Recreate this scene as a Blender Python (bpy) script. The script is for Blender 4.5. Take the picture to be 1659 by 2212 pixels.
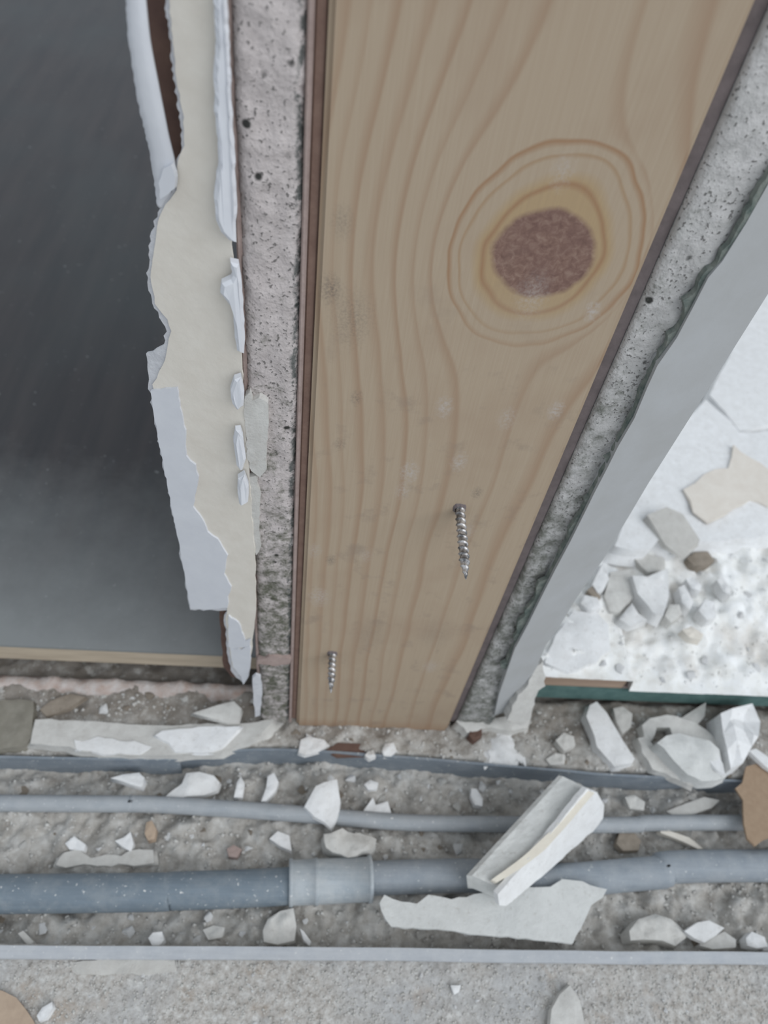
import bpy, bmesh, math, random
import numpy as np
from mathutils import Vector, Matrix
from mathutils.geometry import delaunay_2d_cdt

for o in list(bpy.data.objects):
    bpy.data.objects.remove(o)
scene = bpy.context.scene
COL = scene.collection

# ------------------------------------------------------------------ camera
F_PX, CX, CY = 1661.0, 829.5, 1106.0          # focal length and centre for a 1659 x 2212 frame


def _ray(u, v):
    d = np.array([u - CX, v - CY, F_PX])
    return d / np.linalg.norm(d)


_dn = _ray(601, 2436)                           # straight down
_X = _ray(19500, 2240)                          # along the trench
_X = _X - _dn * _X.dot(_dn)
_X /= np.linalg.norm(_X)
_R = np.stack([_X, np.cross(-_dn, _X), -_dn])   # camera -> world
_C = np.array([0.002915, -0.144955, 0.341486])  # camera stands 34 cm over the screed, 14 cm before the stud

cam = bpy.data.cameras.new('camera')
cam.sensor_fit = 'VERTICAL'
cam.sensor_height = 36.0
cam.lens = 36.0 * F_PX / 2212.0
cam.clip_start = 0.005
cam.clip_end = 50
cam.dof.use_dof = True
cam.dof.focus_distance = 0.20
cam.dof.aperture_fstop = 17.0
camo = bpy.data.objects.new('camera', cam)
COL.objects.link(camo)
M = Matrix.Identity(4)
for r in range(3):
    M[r][0] = _R[r][0]
    M[r][1] = -_R[r][1]
    M[r][2] = -_R[r][2]
    M[r][3] = _C[r]
camo.matrix_world = M
scene.camera = camo

# ------------------------------------------------------------------ light
world = bpy.data.worlds.new('overcast_sky')
scene.world = world
world.use_nodes = True
bg = world.node_tree.nodes['Background']
bg.inputs[0].default_value = (0.84, 0.92, 1.0, 1)
bg.inputs[1].default_value = 0.64
sun = bpy.data.lights.new('window_daylight', 'SUN')
sun.energy = 1.75
sun.angle = math.radians(55)
sun.color = (0.97, 0.985, 1.0)
suno = bpy.data.objects.new('window_daylight', sun)
COL.objects.link(suno)
suno.rotation_euler = Vector((0.58, -0.52, 0.74)).to_track_quat('Z', 'Y').to_euler()

vs = scene.view_settings
vs.view_transform = 'Standard'
vs.look = 'None'
vs.exposure = -0.12
vs.gamma = 1.0
vs.use_curve_mapping = False


# ------------------------------------------------------------------ measuring helpers (pixel of the photo -> point on a real plane)
def rw(u, v):
    return _R @ _ray(u, v)


def onp(u, v, p0, n):
    d = rw(u, v)
    p0 = np.array(p0, float)
    n = np.array(n, float)
    t = (p0 - _C).dot(n) / d.dot(n)
    return Vector(_C + t * d)


def atz(u, v, z=0.0):
    return onp(u, v, (0, 0, z), (0, 0, 1))


def aty(u, v, y=0.0):
    return onp(u, v, (0, y, 0), (0, 1, 0))


def proj(p):
    c = _R.T @ (np.array(p, float) - _C)
    return CX + F_PX * c[0] / c[2], CY + F_PX * c[1] / c[2]


# ------------------------------------------------------------------ numpy noise
def _hash(ix, iy, seed):
    h = (ix.astype(np.int64) * 374761393 + iy.astype(np.int64) * 668265263 + seed * 982451653) & 0xFFFFFFFF
    h = ((h ^ (h >> 13)) * 1274126177) & 0xFFFFFFFF
    h = h ^ (h >> 16)
    return (h & 0xFFFF) / 65535.0


def vnoise(x, y, seed=0):
    x = np.asarray(x, float)
    y = np.asarray(y, float)
    ix, iy = np.floor(x), np.floor(y)
    fx, fy = x - ix, y - iy
    fx = fx * fx * (3 - 2 * fx)
    fy = fy * fy * (3 - 2 * fy)
    a = _hash(ix, iy, seed)
    b = _hash(ix + 1, iy, seed)
    c = _hash(ix, iy + 1, seed)
    d = _hash(ix + 1, iy + 1, seed)
    return (a * (1 - fx) + b * fx) * (1 - fy) + (c * (1 - fx) + d * fx) * fy - 0.5


def fbm(x, y, seed=0, octs=4, gain=0.5):
    s, a = 0, 1.0
    x = np.asarray(x, float)
    y = np.asarray(y, float)
    for i in range(octs):
        s = s + a * vnoise(x * 2 ** i, y * 2 ** i, seed + i)
        a *= gain
    return s


def sstep(a, b, x):
    t = np.clip((np.asarray(x, float) - a) / (b - a), 0, 1)
    return t * t * (3 - 2 * t)


# ------------------------------------------------------------------ materials
class NT:
    def __init__(self, name):
        self.m = bpy.data.materials.new(name)
        self.m.use_nodes = True
        self.t = self.m.node_tree
        self.b = self.t.nodes['Principled BSDF']
        self.tc = self.t.nodes.new('ShaderNodeTexCoord')
        self.obj = self.tc.outputs['Object']

    def put(self, sock, v):
        if isinstance(v, bpy.types.NodeSocket):
            self.t.links.new(v, sock)
        else:
            if sock.type == 'RGBA' and len(v) == 3:
                v = (*v, 1)
            sock.default_value = v

    def math(self, op, a, b=None, c=None, clamp=False):
        n = self.t.nodes.new('ShaderNodeMath')
        n.operation = op
        n.use_clamp = clamp
        for i, v in enumerate((a, b, c)):
            if v is not None:
                self.put(n.inputs[i], v)
        return n.outputs[0]

    def noise(self, scale, detail=3, rough=0.55, vec=None, dist=0.0):
        n = self.t.nodes.new('ShaderNodeTexNoise')
        self.put(n.inputs['Vector'], vec or self.obj)
        n.inputs['Scale'].default_value = scale
        n.inputs['Detail'].default_value = detail
        n.inputs['Roughness'].default_value = rough
        n.inputs['Distortion'].default_value = dist
        return n.outputs['Fac']

    def voro(self, scale, vec=None, feature='F1'):
        n = self.t.nodes.new('ShaderNodeTexVoronoi')
        n.feature = feature
        self.put(n.inputs['Vector'], vec or self.obj)
        n.inputs['Scale'].default_value = scale
        return n.outputs['Distance']

    def ramp(self, fac, stops, interp='LINEAR'):
        n = self.t.nodes.new('ShaderNodeValToRGB')
        n.color_ramp.interpolation = interp
        e = n.color_ramp.elements
        while len(e) > 1:
            e.remove(e[-1])
        for i, (p, c) in enumerate(stops):
            if not hasattr(c, '__len__'):
                c = (c, c, c)
            if i == 0:
                e[0].position = p
                k = e[0]
            else:
                k = e.new(p)
            k.color = (*c, 1)
        self.put(n.inputs[0], fac)
        return n.outputs[0]

    def mix(self, fac, a, b, mode='MIX'):
        n = self.t.nodes.new('ShaderNodeMix')
        n.data_type = 'RGBA'
        n.blend_type = mode
        self.put(n.inputs['Factor'], fac)
        self.put(n.inputs['A'], a) if False else self.put(n.inputs[6], a)
        self.put(n.inputs[7], b)
        return n.outputs[2]

    def mapr(self, v, a, b, c=0.0, d=1.0):
        n = self.t.nodes.new('ShaderNodeMapRange')
        n.clamp = True
        for i, x in enumerate((v, a, b, c, d)):
            self.put(n.inputs[i], x)
        return n.outputs[0]

    def xyz(self, vec=None):
        n = self.t.nodes.new('ShaderNodeSeparateXYZ')
        self.put(n.inputs[0], vec or self.obj)
        return n.outputs

    def scalevec(self, sx, sy, sz, vec=None):
        n = self.t.nodes.new('ShaderNodeMapping')
        self.put(n.inputs['Vector'], vec or self.obj)
        n.inputs['Scale'].default_value = (sx, sy, sz)
        return n.outputs[0]

    def rnd(self):
        return self.t.nodes.new('ShaderNodeObjectInfo').outputs['Random']

    def bump(self, h, strength=0.5, dist=0.0005):
        n = self.t.nodes.new('ShaderNodeBump')
        n.inputs['Strength'].default_value = strength
        n.inputs['Distance'].default_value = dist
        self.put(n.inputs['Height'], h)
        self.put(self.b.inputs['Normal'], n.outputs[0])

    def done(self, col, rough=0.85, spec=0.3, metal=0.0):
        self.put(self.b.inputs['Base Color'], col)
        self.put(self.b.inputs['Roughness'], rough)
        self.put(self.b.inputs['Specular IOR Level'], spec)
        self.put(self.b.inputs['Metallic'], metal)
        return self.m


def S(r, g, b):
    """sRGB 0-255 -> linear"""
    f = lambda c: (c / 255) / 12.92 if c / 255 <= 0.04045 else ((c / 255 + 0.055) / 1.055) ** 2.4
    return (f(r), f(g), f(b))


def simple(name, col, col2, scale=300, rough=0.85, spec=0.3, bump=0.4, bscale=None, bdist=0.0004, metal=0.0, stretch=None):
    n = NT(name)
    v = n.scalevec(*stretch) if stretch else None
    a = n.noise(scale, 5, 0.6, v)
    c = n.mix(n.mapr(a, 0.3, 0.7), col, col2)
    if bump:
        n.bump(n.noise(bscale or scale * 3, 4, 0.6, v), bump, bdist)
    return n.done(c, rough, spec, metal)


MT = {}


def mk_pine():
    n = NT('pine_wood')
    x, y, z = n.xyz()
    kx, kz = 0.0490, 0.2520
    wob = n.math('MULTIPLY', n.math('SUBTRACT', n.noise(18, 2, 0.5, n.scalevec(1, 0.2, 0.5)), 0.5), 0.010)
    dx = n.math('ADD', n.math('SUBTRACT', x, kx), wob)
    dz = n.math('SUBTRACT', z, kz)
    # grain flowing around the knot
    dzs = n.math('MULTIPLY', dz, 0.83)
    r2 = n.math('ADD', n.math('MULTIPLY', dx, dx), n.math('MULTIPLY', dzs, dzs))
    r2 = n.math('ADD', r2, 1.0e-5)
    psi = n.math('MULTIPLY', dx, n.math('SUBTRACT', 1.0, n.math('DIVIDE', 4.0e-4, r2)))
    psi = n.math('ADD', psi, n.math('MULTIPLY', n.math('SUBTRACT', n.noise(60, 3, 0.5, n.scalevec(1, 0.2, 0.12)), 0.5), 0.004))
    pf = n.mapr(psi, -0.060, 0.030)
    lw, dk, md = S(180, 163, 142), S(160, 131, 107), S(172, 151, 128)
    stops = [(0.0, md)]
    for p, w, s in [(-0.0450, 0.0012, .6), (-0.0405, 0.0016, .75), (-0.0365, 0.0010, .5), (-0.0315, 0.0014, .85), (-0.0262, 0.0016, .7), (-0.0205, 0.0012, .9),
                    (-0.0150, 0.0012, .55), (-0.0085, 0.0014, .8), (0.0030, 0.0012, .6), (0.0125, 0.0022, .8)]:
        c = tuple(lw[i] * (1 - s) + dk[i] * s for i in range(3))
        s *= 0.85
        c = tuple(lw[i] * (1 - s) + dk[i] * s for i in range(3))
        stops += [((p - w * 1.5 + 0.06) / 0.09, lw), ((p + 0.06) / 0.09, c), ((p + w * 0.5 + 0.06) / 0.09, lw)]
    grain = n.ramp(pf, stops)
    # rings around the knot, fading below it
    e = n.math('SQRT', n.math('ADD', n.math('MULTIPLY', dx, dx), n.math('MULTIPLY', n.math('MULTIPLY', dz, dz), 0.66)))
    e = n.math('ADD', e, n.math('MULTIPLY', n.math('SUBTRACT', n.noise(45, 2), 0.5), 0.006))
    yl = S(178, 154, 120)
    rings = n.ramp(n.math('DIVIDE', e, 0.030),
                   [(0.0, yl), (0.385, yl), (0.415, S(160, 125, 94)), (0.44, yl), (0.50, lw), (0.56, lw), (0.585, S(168, 142, 114)), (0.60, lw),
                    (0.635, lw), (0.672, S(160, 126, 96)), (0.69, lw), (1, lw)])
    rings = n.mix(n.mapr(dz, -0.030, -0.006, 0.75, 0.0), rings, lw)
    c = n.mix(n.mapr(e, 0.0206, 0.0222), rings, grain)
    # fine fibre
    fib = n.noise(1, 4, 0.6, n.scalevec(1400, 300, 35))
    c = n.mix(n.mapr(fib, 0.3, 0.75, 0.0, 0.30), c, S(160, 136, 112))
    # knot
    ke = n.math('ADD', n.math('SQRT', n.math('ADD', n.math('MULTIPLY', dx, dx), n.math('MULTIPLY', dz, dz))),
                n.math('MULTIPLY', n.math('SUBTRACT', n.noise(160, 3), 0.5), 0.0022))
    kc = n.ramp(n.noise(620, 5, 0.7, None, 0.6), [(0.30, S(112, 86, 78)), (0.50, S(134, 106, 95)), (0.72, S(160, 136, 122))])
    kc = n.mix(n.mapr(n.noise(110, 2), 0.40, 0.62, 0, 0.35), kc, S(112, 84, 80))
    c = n.mix(n.mapr(ke, 0.0098, 0.0112, 1, 0), c, kc)
    # broad tone: left flank and lower part browner, dirt clouds
    cl = n.noise(28, 3, 0.6)
    c = n.mix(n.mapr(cl, 0.50, 0.72, 0.0, 0.35), c, S(160, 136, 116))
    smud = n.noise(90, 4, 0.65)
    c = n.mix(n.math('MULTIPLY', n.mapr(smud, 0.56, 0.70, 0, 0.5), n.mapr(z, 0.26, 0.20)), c, S(148, 132, 118))

    def blob(px, rad, col, amt, seed, cc):
        p = aty(*px)
        a = n.math('SUBTRACT', x, p.x)
        b = n.math('SUBTRACT', z, p.z)
        d = n.math('SQRT', n.math('ADD', n.math('MULTIPLY', a, a), n.math('MULTIPLY', n.math('MULTIPLY', b, b), 0.35)))
        d = n.math('ADD', d, n.math('MULTIPLY', n.math('SUBTRACT', n.noise(640 + seed * 17, 5, 0.6), 0.5), rad * 1.2))
        sp = n.mapr(n.noise(900 + seed * 31, 3, 0.6), 0.40, 0.62, 0.15, 1.0)
        return n.mix(n.math('MULTIPLY', n.mapr(d, rad * 0.1, rad, amt, 0), sp), cc, col)
    white = S(188, 180, 174)
    for i, (px, rad, amt) in enumerate([((960, 880), .0028, .8), ((1200, 885), .0026, .85), ((885, 1020), .0034, .8), ((992, 998), .0028, .8),
                                        ((1280, 672), .0022, .9), ((690, 1290), .0045, .7), ((1010, 1150), .003, .5), ((1095, 905), .003, .5),
                                        ((870, 1060), .003, .5), ((680, 1190), .003, .5), ((930, 1440), .004, .6), ((790, 1200), .003, .4),
                                        ((1150, 640), .0045, .5), ((1215, 372), .003, .5)]):
        c = blob(px, rad, white, amt, i, c)
    for i, (px, rad, amt) in enumerate([((715, 625), .003, .7), ((760, 690), .006, .35), ((770, 860), .002, .5), ((735, 960), .002, .4),
                                        ((715, 1210), .002, .7), ((800, 1370), .008, .25), ((940, 1370), .008, .25), ((1030, 1065), .002, .6),
                                        ((740, 480), .003, .35)]):
        c = blob(px, rad, S(98, 92, 88), amt, i + 20, c)
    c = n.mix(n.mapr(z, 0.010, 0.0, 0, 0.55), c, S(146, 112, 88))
    n.bump(fib, 0.25, 0.0002)
    return n.done(c, 0.62, 0.3)


def mk_gyp(name, c1, c2, mould=0.5, zt=0.19, green=(96, 100, 88), line=None):
    n = NT(name)
    x, y, z = n.xyz()
    base = n.mix(n.mapr(n.noise(260, 5, 0.65), 0.35, 0.68), c1, c2)
    sp = n.noise(1150, 2, 0.5)
    thr = n.noise(70, 2)
    base = n.mix(n.mapr(n.math('ADD', sp, n.math('MULTIPLY', thr, 0.25)), 0.735, 0.79, 0, 0.75), base, S(84, 82, 80))
    v = n.voro(150)
    base = n.mix(n.math('MULTIPLY', n.mapr(v, 0.10, 0.17, 1, 0), n.mapr(n.noise(55, 1), 0.52, 0.56)), base, S(62, 62, 60))
    m = n.math('ADD', n.noise(230, 5, 0.75), n.math('MULTIPLY', n.math('SUBTRACT', zt, z), 1.6))
    m = n.math('MINIMUM', m, n.math('ADD', n.noise(230, 5, 0.75), 0.13))
    base = n.mix(n.mapr(m, 0.50, 0.72, 0, mould), base, S(*green))
    if line:
        xl, w = line
        d = n.math('ABSOLUTE', n.math('ADD', n.math('SUBTRACT', x, xl), n.math('MULTIPLY', n.math('SUBTRACT', n.noise(130, 4, 0.7), 0.5), 0.004)))
        base = n.mix(n.math('MULTIPLY', n.mapr(d, w * 0.3, w, 0.85, 0), n.mapr(n.noise(320, 4, 0.7), 0.42, 0.54)), base, S(78, 84, 82))
    n.bump(n.math('ADD', sp, n.noise(500, 4)), 0.7, 0.0005)
    return n.done(base, 0.95, 0.15)


def mk_laminate():
    n = NT('dark_laminate')
    x, y, z = n.xyz()
    g = n.noise(1, 4, 0.6, n.scalevec(90, 9, 1))
    c = n.mix(n.mapr(g, 0.3, 0.7), S(58, 58, 61), S(72, 69, 70))
    c = n.mix(n.mapr(n.noise(9, 2), 0.45, 0.7, 0, .5), c, S(70, 76, 78))
    # plaster dust carried onto the edge of the boards
    d = n.math('ADD', n.math('MULTIPLY', n.math('SUBTRACT', n.noise(55, 5, 0.7), 0.5), 0.06), n.math('SUBTRACT', y, 0.022))
    d = n.math('ADD', d, n.math('MULTIPLY', x, 0.12))
    c = n.mix(n.mapr(d, -0.012, 0.105, 0.62, 0.0), c, S(160, 164, 164))
    fl = n.noise(330, 3, 0.5)
    c = n.mix(n.mapr(fl, 0.70, 0.78, 0, 0.5), c, S(165, 168, 168))
    n.bump(n.noise(1, 3, 0.6, n.scalevec(900, 90, 1)), 0.15, 0.0002)
    return n.done(c, n.mapr(d, -0.01, 0.1, 0.85, 0.42), 0.35)


def mk_floor():
    n = NT('dusty_screed')
    x, y, z = n.xyz()
    a = n.noise(120, 6, 0.7)
    trench = n.ramp(a, [(0.28, S(142, 136, 130)), (0.45, S(180, 176, 170)), (0.62, S(202, 200, 196)), (0.75, S(220, 219, 216))])
    front = n.ramp(n.noise(420, 5, 0.75), [(0.28, S(132, 125, 117)), (0.44, S(184, 179, 173)), (0.6, S(206, 204, 200)), (0.75, S(226, 226, 224))])
    front = n.mix(n.mapr(n.noise(24, 3), 0.45, 0.65, 0, 0.6), front, S(188, 190, 192))
    front = n.mix(n.mapr(n.noise(60, 3, 0.6), 0.60, 0.72, 0, 0.45), front, S(168, 148, 128))
    c = n.mix(n.mapr(y, -0.0935, -0.0925, 1, 0), trench, front)
    # brown dirt below the wall, darkened further to paint in the recess shadow
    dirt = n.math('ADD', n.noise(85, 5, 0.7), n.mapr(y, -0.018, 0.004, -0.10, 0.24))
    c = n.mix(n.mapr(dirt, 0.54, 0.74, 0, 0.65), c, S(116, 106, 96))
    c = n.mix(n.mapr(n.noise(210, 4, 0.7), 0.58, 0.68, 0, 0.55), c, S(222, 221, 217))
    n.bump(n.noise(900, 5, 0.7), 0.8, 0.0006)
    return n.done(c, 0.95, 0.15)


def mk_whitedust():
    n = NT('white_plaster_dust')
    a = n.noise(95, 6, 0.68)
    c = n.ramp(a, [(0.25, S(216, 213, 208)), (0.42, S(236, 236, 233)), (0.6, S(245, 246, 246))])
    c = n.mix(n.mapr(n.noise(38, 4, 0.6), 0.50, 0.68, 0, 0.7), c, S(208, 202, 194))
    n.bump(n.noise(420, 4, 0.6), 0.4, 0.0005)
    return n.done(c, 0.95, 0.15)


def mk_chip(name, c1, c2, c3, amt=0.35):
    n = NT(name)
    r = n.rnd()
    a = n.noise(190, 5, 0.65)
    c = n.mix(n.mapr(a, 0.32, 0.66), c1, c2)
    c = n.mix(n.math('MULTIPLY', r, amt), c, c3)
    c = n.mix(n.mapr(n.noise(500, 3), 0.60, 0.74, 0, 0.35), c, S(168, 162, 154))
    n.bump(n.noise(700, 5, 0.65), 0.6, 0.0005)
    return n.done(c, 0.92, 0.2)


def mk_pipe(name, base, dust, cover, rough=0.5):
    n = NT(name)
    x, y, z = n.xyz()
    c = n.mix(n.mapr(n.noise(1, 4, 0.6, n.scalevec(60, 700, 700)), 0.3, 0.7), base, tuple(k * 1.18 for k in base))
    d = n.noise(140, 6, 0.72)
    c = n.mix(n.mapr(d, 0.50 - cover, 0.74, 0, 0.7), c, dust)
    c = n.mix(n.mapr(n.noise(620, 3), 0.66, 0.72, 0, 0.85), c, S(222, 222, 220))
    n.bump(n.noise(800, 4), 0.25, 0.0003)
    return n.done(c, n.mapr(d, 0.4, 0.7, rough, 0.85), 0.4)


MT['pine'] = mk_pine()
MT['gypl'] = mk_gyp('gypsum_core_speckled', S(204, 196, 194), S(186, 178, 176), 0.95, 0.185, (92, 94, 80), (-0.0042, 0.0011))
MT['gypr'] = mk_gyp('gypsum_core_mouldy', S(202, 200, 199), S(182, 181, 179), 0.85, 0.21, (110, 112, 104), (0.0898, 0.0022))
MT['cream'] = simple('cream_torn_paper', S(232, 226, 216), S(224, 217, 206), 160, 0.92, 0.2, 0.35, 420)
MT['paper'] = simple('white_paper', S(222, 224, 229), S(214, 216, 222), 120, 0.85, 0.25, 0.2, 300)
MT['fringe'] = simple('frayed_white_fibre', S(214, 215, 219), S(196, 197, 202), 400, 0.95, 0.15, 0.7, 900)
MT['kraft'] = simple('brown_kraft_paper', S(112, 90, 80), S(96, 76, 70), 200, 0.9, 0.2, 0.3)
MT['liner'] = simple('pinkish_liner_paper', S(176, 158, 152), S(158, 140, 134), 250, 0.9, 0.2, 0.5)
MT['backing'] = simple('red_brown_gap_strip', S(150, 126, 114), S(132, 108, 98), 250, 0.9, 0.2, 0.4)
MT['darkliner'] = simple('grey_brown_liner_gap_shade', S(124, 114, 114), S(108, 100, 100), 250, 0.9, 0.2, 0.4)  # liner paper, colour darkened to carry the shadow of the gap
MT['skim'] = simple('grey_skim_plaster', S(178, 180, 182), S(170, 171, 171), 60, 0.8, 0.25, 0.15, 500)
MT['lam'] = mk_laminate()
MT['mould'] = simple('dark_green_mould', S(92, 104, 100), S(140, 144, 138), 420, 0.95, 0.1, 0.8, 900)
MT['hdf'] = simple('beige_fibreboard_edge', S(198, 184, 164), S(178, 164, 146), 300, 0.9, 0.2, 0.4, stretch=(0.15, 1, 1))
MT['hdfbrown'] = simple('brown_fibreboard_edge', S(178, 156, 138), S(160, 138, 122), 300, 0.9, 0.2, 0.4, stretch=(0.15, 1, 1))
MT['green'] = simple('green_foam_underlay', S(104, 132, 128), S(84, 112, 110), 200, 0.9, 0.2, 0.5)
MT['mortar'] = simple('reddish_mortar', S(178, 158, 148), S(204, 200, 198), 180, 0.95, 0.15, 0.8, 600, 0.0008)
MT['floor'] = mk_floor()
MT['dust'] = mk_whitedust()
MT['white'] = mk_chip('white_gypsum', S(240, 241, 242), S(228, 228, 228), S(208, 206, 202))
MT['greyg'] = mk_chip('grey_dusty_gypsum', S(216, 215, 211), S(198, 196, 192), S(176, 172, 165))
MT['brownc'] = mk_chip('brown_dirty_crumb', S(160, 150, 138), S(140, 130, 118), S(118, 108, 98))
MT['slab'] = mk_chip('pale_grey_gypsum', S(218, 219, 217), S(206, 207, 205), S(206, 205, 200), 0.2)
MT['olive'] = simple('dark_olive_floor_shade', S(128, 124, 114), S(146, 142, 132), 200, 0.95, 0.15, 0.7)  # dark tone for a piece of floor in shadow, shade put into the colour
MT['palecream'] = simple('pale_cream_paper', S(230, 224, 215), S(222, 214, 204), 200, 0.92, 0.2, 0.3)
MT['ridge'] = simple('cream_paper_ridge', S(236, 230, 216), S(228, 220, 206), 200, 0.9, 0.2, 0.3)
MT['card'] = simple('brown_cardboard', S(168, 146, 124), S(156, 134, 113), 500, 0.9, 0.2, 0.2)
MT['tan'] = simple('tan_paper', S(190, 170, 150), S(176, 156, 138), 300, 0.9, 0.2, 0.2)
MT['pipe'] = mk_pipe('blue_grey_conduit', S(112, 124, 134), S(150, 156, 160), 0.06)
MT['pipe2'] = mk_pipe('pale_grey_conduit', S(136, 144, 152), S(172, 176, 180), 0.14, 0.6)
MT['collar'] = mk_pipe('pale_clear_collar', S(156, 164, 170), S(196, 198, 198), 0.12, 0.35)
MT['cable'] = mk_pipe('pale_grey_cable', S(152, 157, 162), S(180, 183, 185), 0.14, 0.6)
MT['steel'] = mk_pipe('dull_galvanised_steel', S(122, 131, 140), S(158, 163, 168), 0.04, 0.5)
MT['lip'] = mk_pipe('dusty_steel_lip', S(168, 172, 178), S(200, 202, 204), 0.2, 0.7)
MT['screw'] = None
n_ = NT('worn_screw_steel')
MT['screw'] = n_.done(n_.mix(n_.mapr(n_.noise(500, 4, 0.7), 0.42, 0.60), S(110, 110, 112), S(214, 212, 212)), 0.38, 0.5, 0.65)


# ------------------------------------------------------------------ object helpers
def link(name, me, mat, parent=None, smooth=False):
    o = bpy.data.objects.new(name, me)
    COL.objects.link(o)
    if mat is not None and len(me.materials) == 0:
        me.materials.append(MT[mat])
    if parent is not None:
        o.parent = parent
    if smooth:
        me.polygons.foreach_set('use_smooth', [True] * len(me.polygons))
    return o


def tag(o, label=None, cat=None, group=None, kind=None):
    if label:
        o['label'] = label
    if cat:
        o['category'] = cat
    if group:
        o['group'] = group
    if kind:
        o['kind'] = kind
    return o


def empty(name, loc=(0, 0, 0)):
    o = bpy.data.objects.new(name, None)
    o.empty_display_size = 0.01
    COL.objects.link(o)
    o.location = loc
    return o


def from_bm(name, bm, mat, parent=None, smooth=False):
    bmesh.ops.recalc_face_normals(bm, faces=bm.faces)
    me = bpy.data.meshes.new(name)
    bm.to_mesh(me)
    bm.free()
    return link(name, me, mat, parent, smooth)


def grid_mesh(name, X, Y, Z, mat, parent=None, smooth=True):
    """heightfield from 2-D arrays"""
    h, w = X.shape
    me = bpy.data.meshes.new(name)
    co = np.stack([X, Y, Z], -1).reshape(-1, 3)
    i = np.arange(h * w).reshape(h, w)
    q = np.stack([i[:-1, :-1], i[:-1, 1:], i[1:, 1:], i[1:, :-1]], -1).reshape(-1, 4)
    me.vertices.add(len(co))
    me.vertices.foreach_set('co', co.ravel())
    me.loops.add(q.size)
    me.loops.foreach_set('vertex_index', q.ravel())
    me.polygons.add(len(q))
    me.polygons.foreach_set('loop_start', np.arange(len(q)) * 4)
    me.polygons.foreach_set('loop_total', np.full(len(q), 4))
    me.update()
    me.validate()
    return link(name, me, mat, parent, smooth)


def box(name, a, b, mat, parent=None, bev=0.0, cuts=None):
    bm = bmesh.new()
    bmesh.ops.create_cube(bm, size=1)
    for v in bm.verts:
        v.co = Vector([a[k] + (v.co[k] + 0.5) * (b[k] - a[k]) for k in range(3)])
    if bev:
        bmesh.ops.bevel(bm, geom=list(bm.edges), offset=bev, segments=2, affect='EDGES')
    return from_bm(name, bm, mat, parent)


def fray(pts, step, amp, rng, closed=True):
    """resample an outline and make it ragged"""
    out = []
    n = len(pts)
    for i in range(n if closed else n - 1):
        a, b = Vector(pts[i]), Vector(pts[(i + 1) % n])
        L = (b - a).length
        k = max(1, int(L / step))
        nrm = Vector((-(b - a).y, (b - a).x)).normalized() if L > 0 else Vector((0, 0))
        for j in range(k):
            p = a.lerp(b, j / k)
            if j > 0 or True:
                p = p + nrm * rng.uniform(-amp, amp)
            out.append((p.x, p.y))
    return out


def sheet(name, front, back, mat, parent=None):
    """front / back: equal lists of points; capped prism, ragged outlines allowed"""
    n = len(front)
    c = sum(front, Vector()) / n
    nr = Vector()
    for i in range(n):
        nr += (front[i] - c).cross(front[(i + 1) % n] - c)
    nr.normalize()
    ex = nr.orthogonal().normalized()
    ey = nr.cross(ex)
    out = delaunay_2d_cdt([Vector(((p - c).dot(ex), (p - c).dot(ey))) for p in front], [], [list(range(n))], 1, 1e-8)
    org = out[3]
    bm = bmesh.new()
    F, B = [], []
    for i, q in enumerate(out[0]):
        k = [j for j in org[i] if j < n]
        p = front[k[0]] if k else c + ex * q.x + ey * q.y
        d = (back[k[0]] - front[k[0]]) if k else back[0] - front[0]
        F.append(bm.verts.new(p))
        B.append(bm.verts.new(p + d))
    for f in out[2]:
        bm.faces.new([F[i] for i in f])
        bm.faces.new([B[i] for i in reversed(f)])
    bm.verts.index_update()
    pair = {F[i]: B[i] for i in range(len(F))}
    for e in [e for e in bm.edges if len(e.link_faces) == 1 and e.verts[0] in pair and e.verts[1] in pair]:
        u, v = e.verts
        bm.faces.new((u, v, pair[v], pair[u]))
    for v in [v for v in bm.verts if not v.link_faces]:
        bm.verts.remove(v)
    return from_bm(name, bm, mat, parent)


def plane_sheet(name, px, p0, n, th, mat, parent=None, step=None, amp=2.0, seed=1, lift=0.0):
    """outline measured on a real plane through p0 with normal n, thickness th going back"""
    rng = random.Random(seed)
    if step:
        px = fray(px, step, amp, rng)
    n = Vector(n).normalized()
    p0 = Vector(p0) + n * lift
    fr = [onp(u, v, p0, n) for u, v in px]
    return sheet(name, fr, [p - n * th for p in fr], mat, parent)


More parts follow.
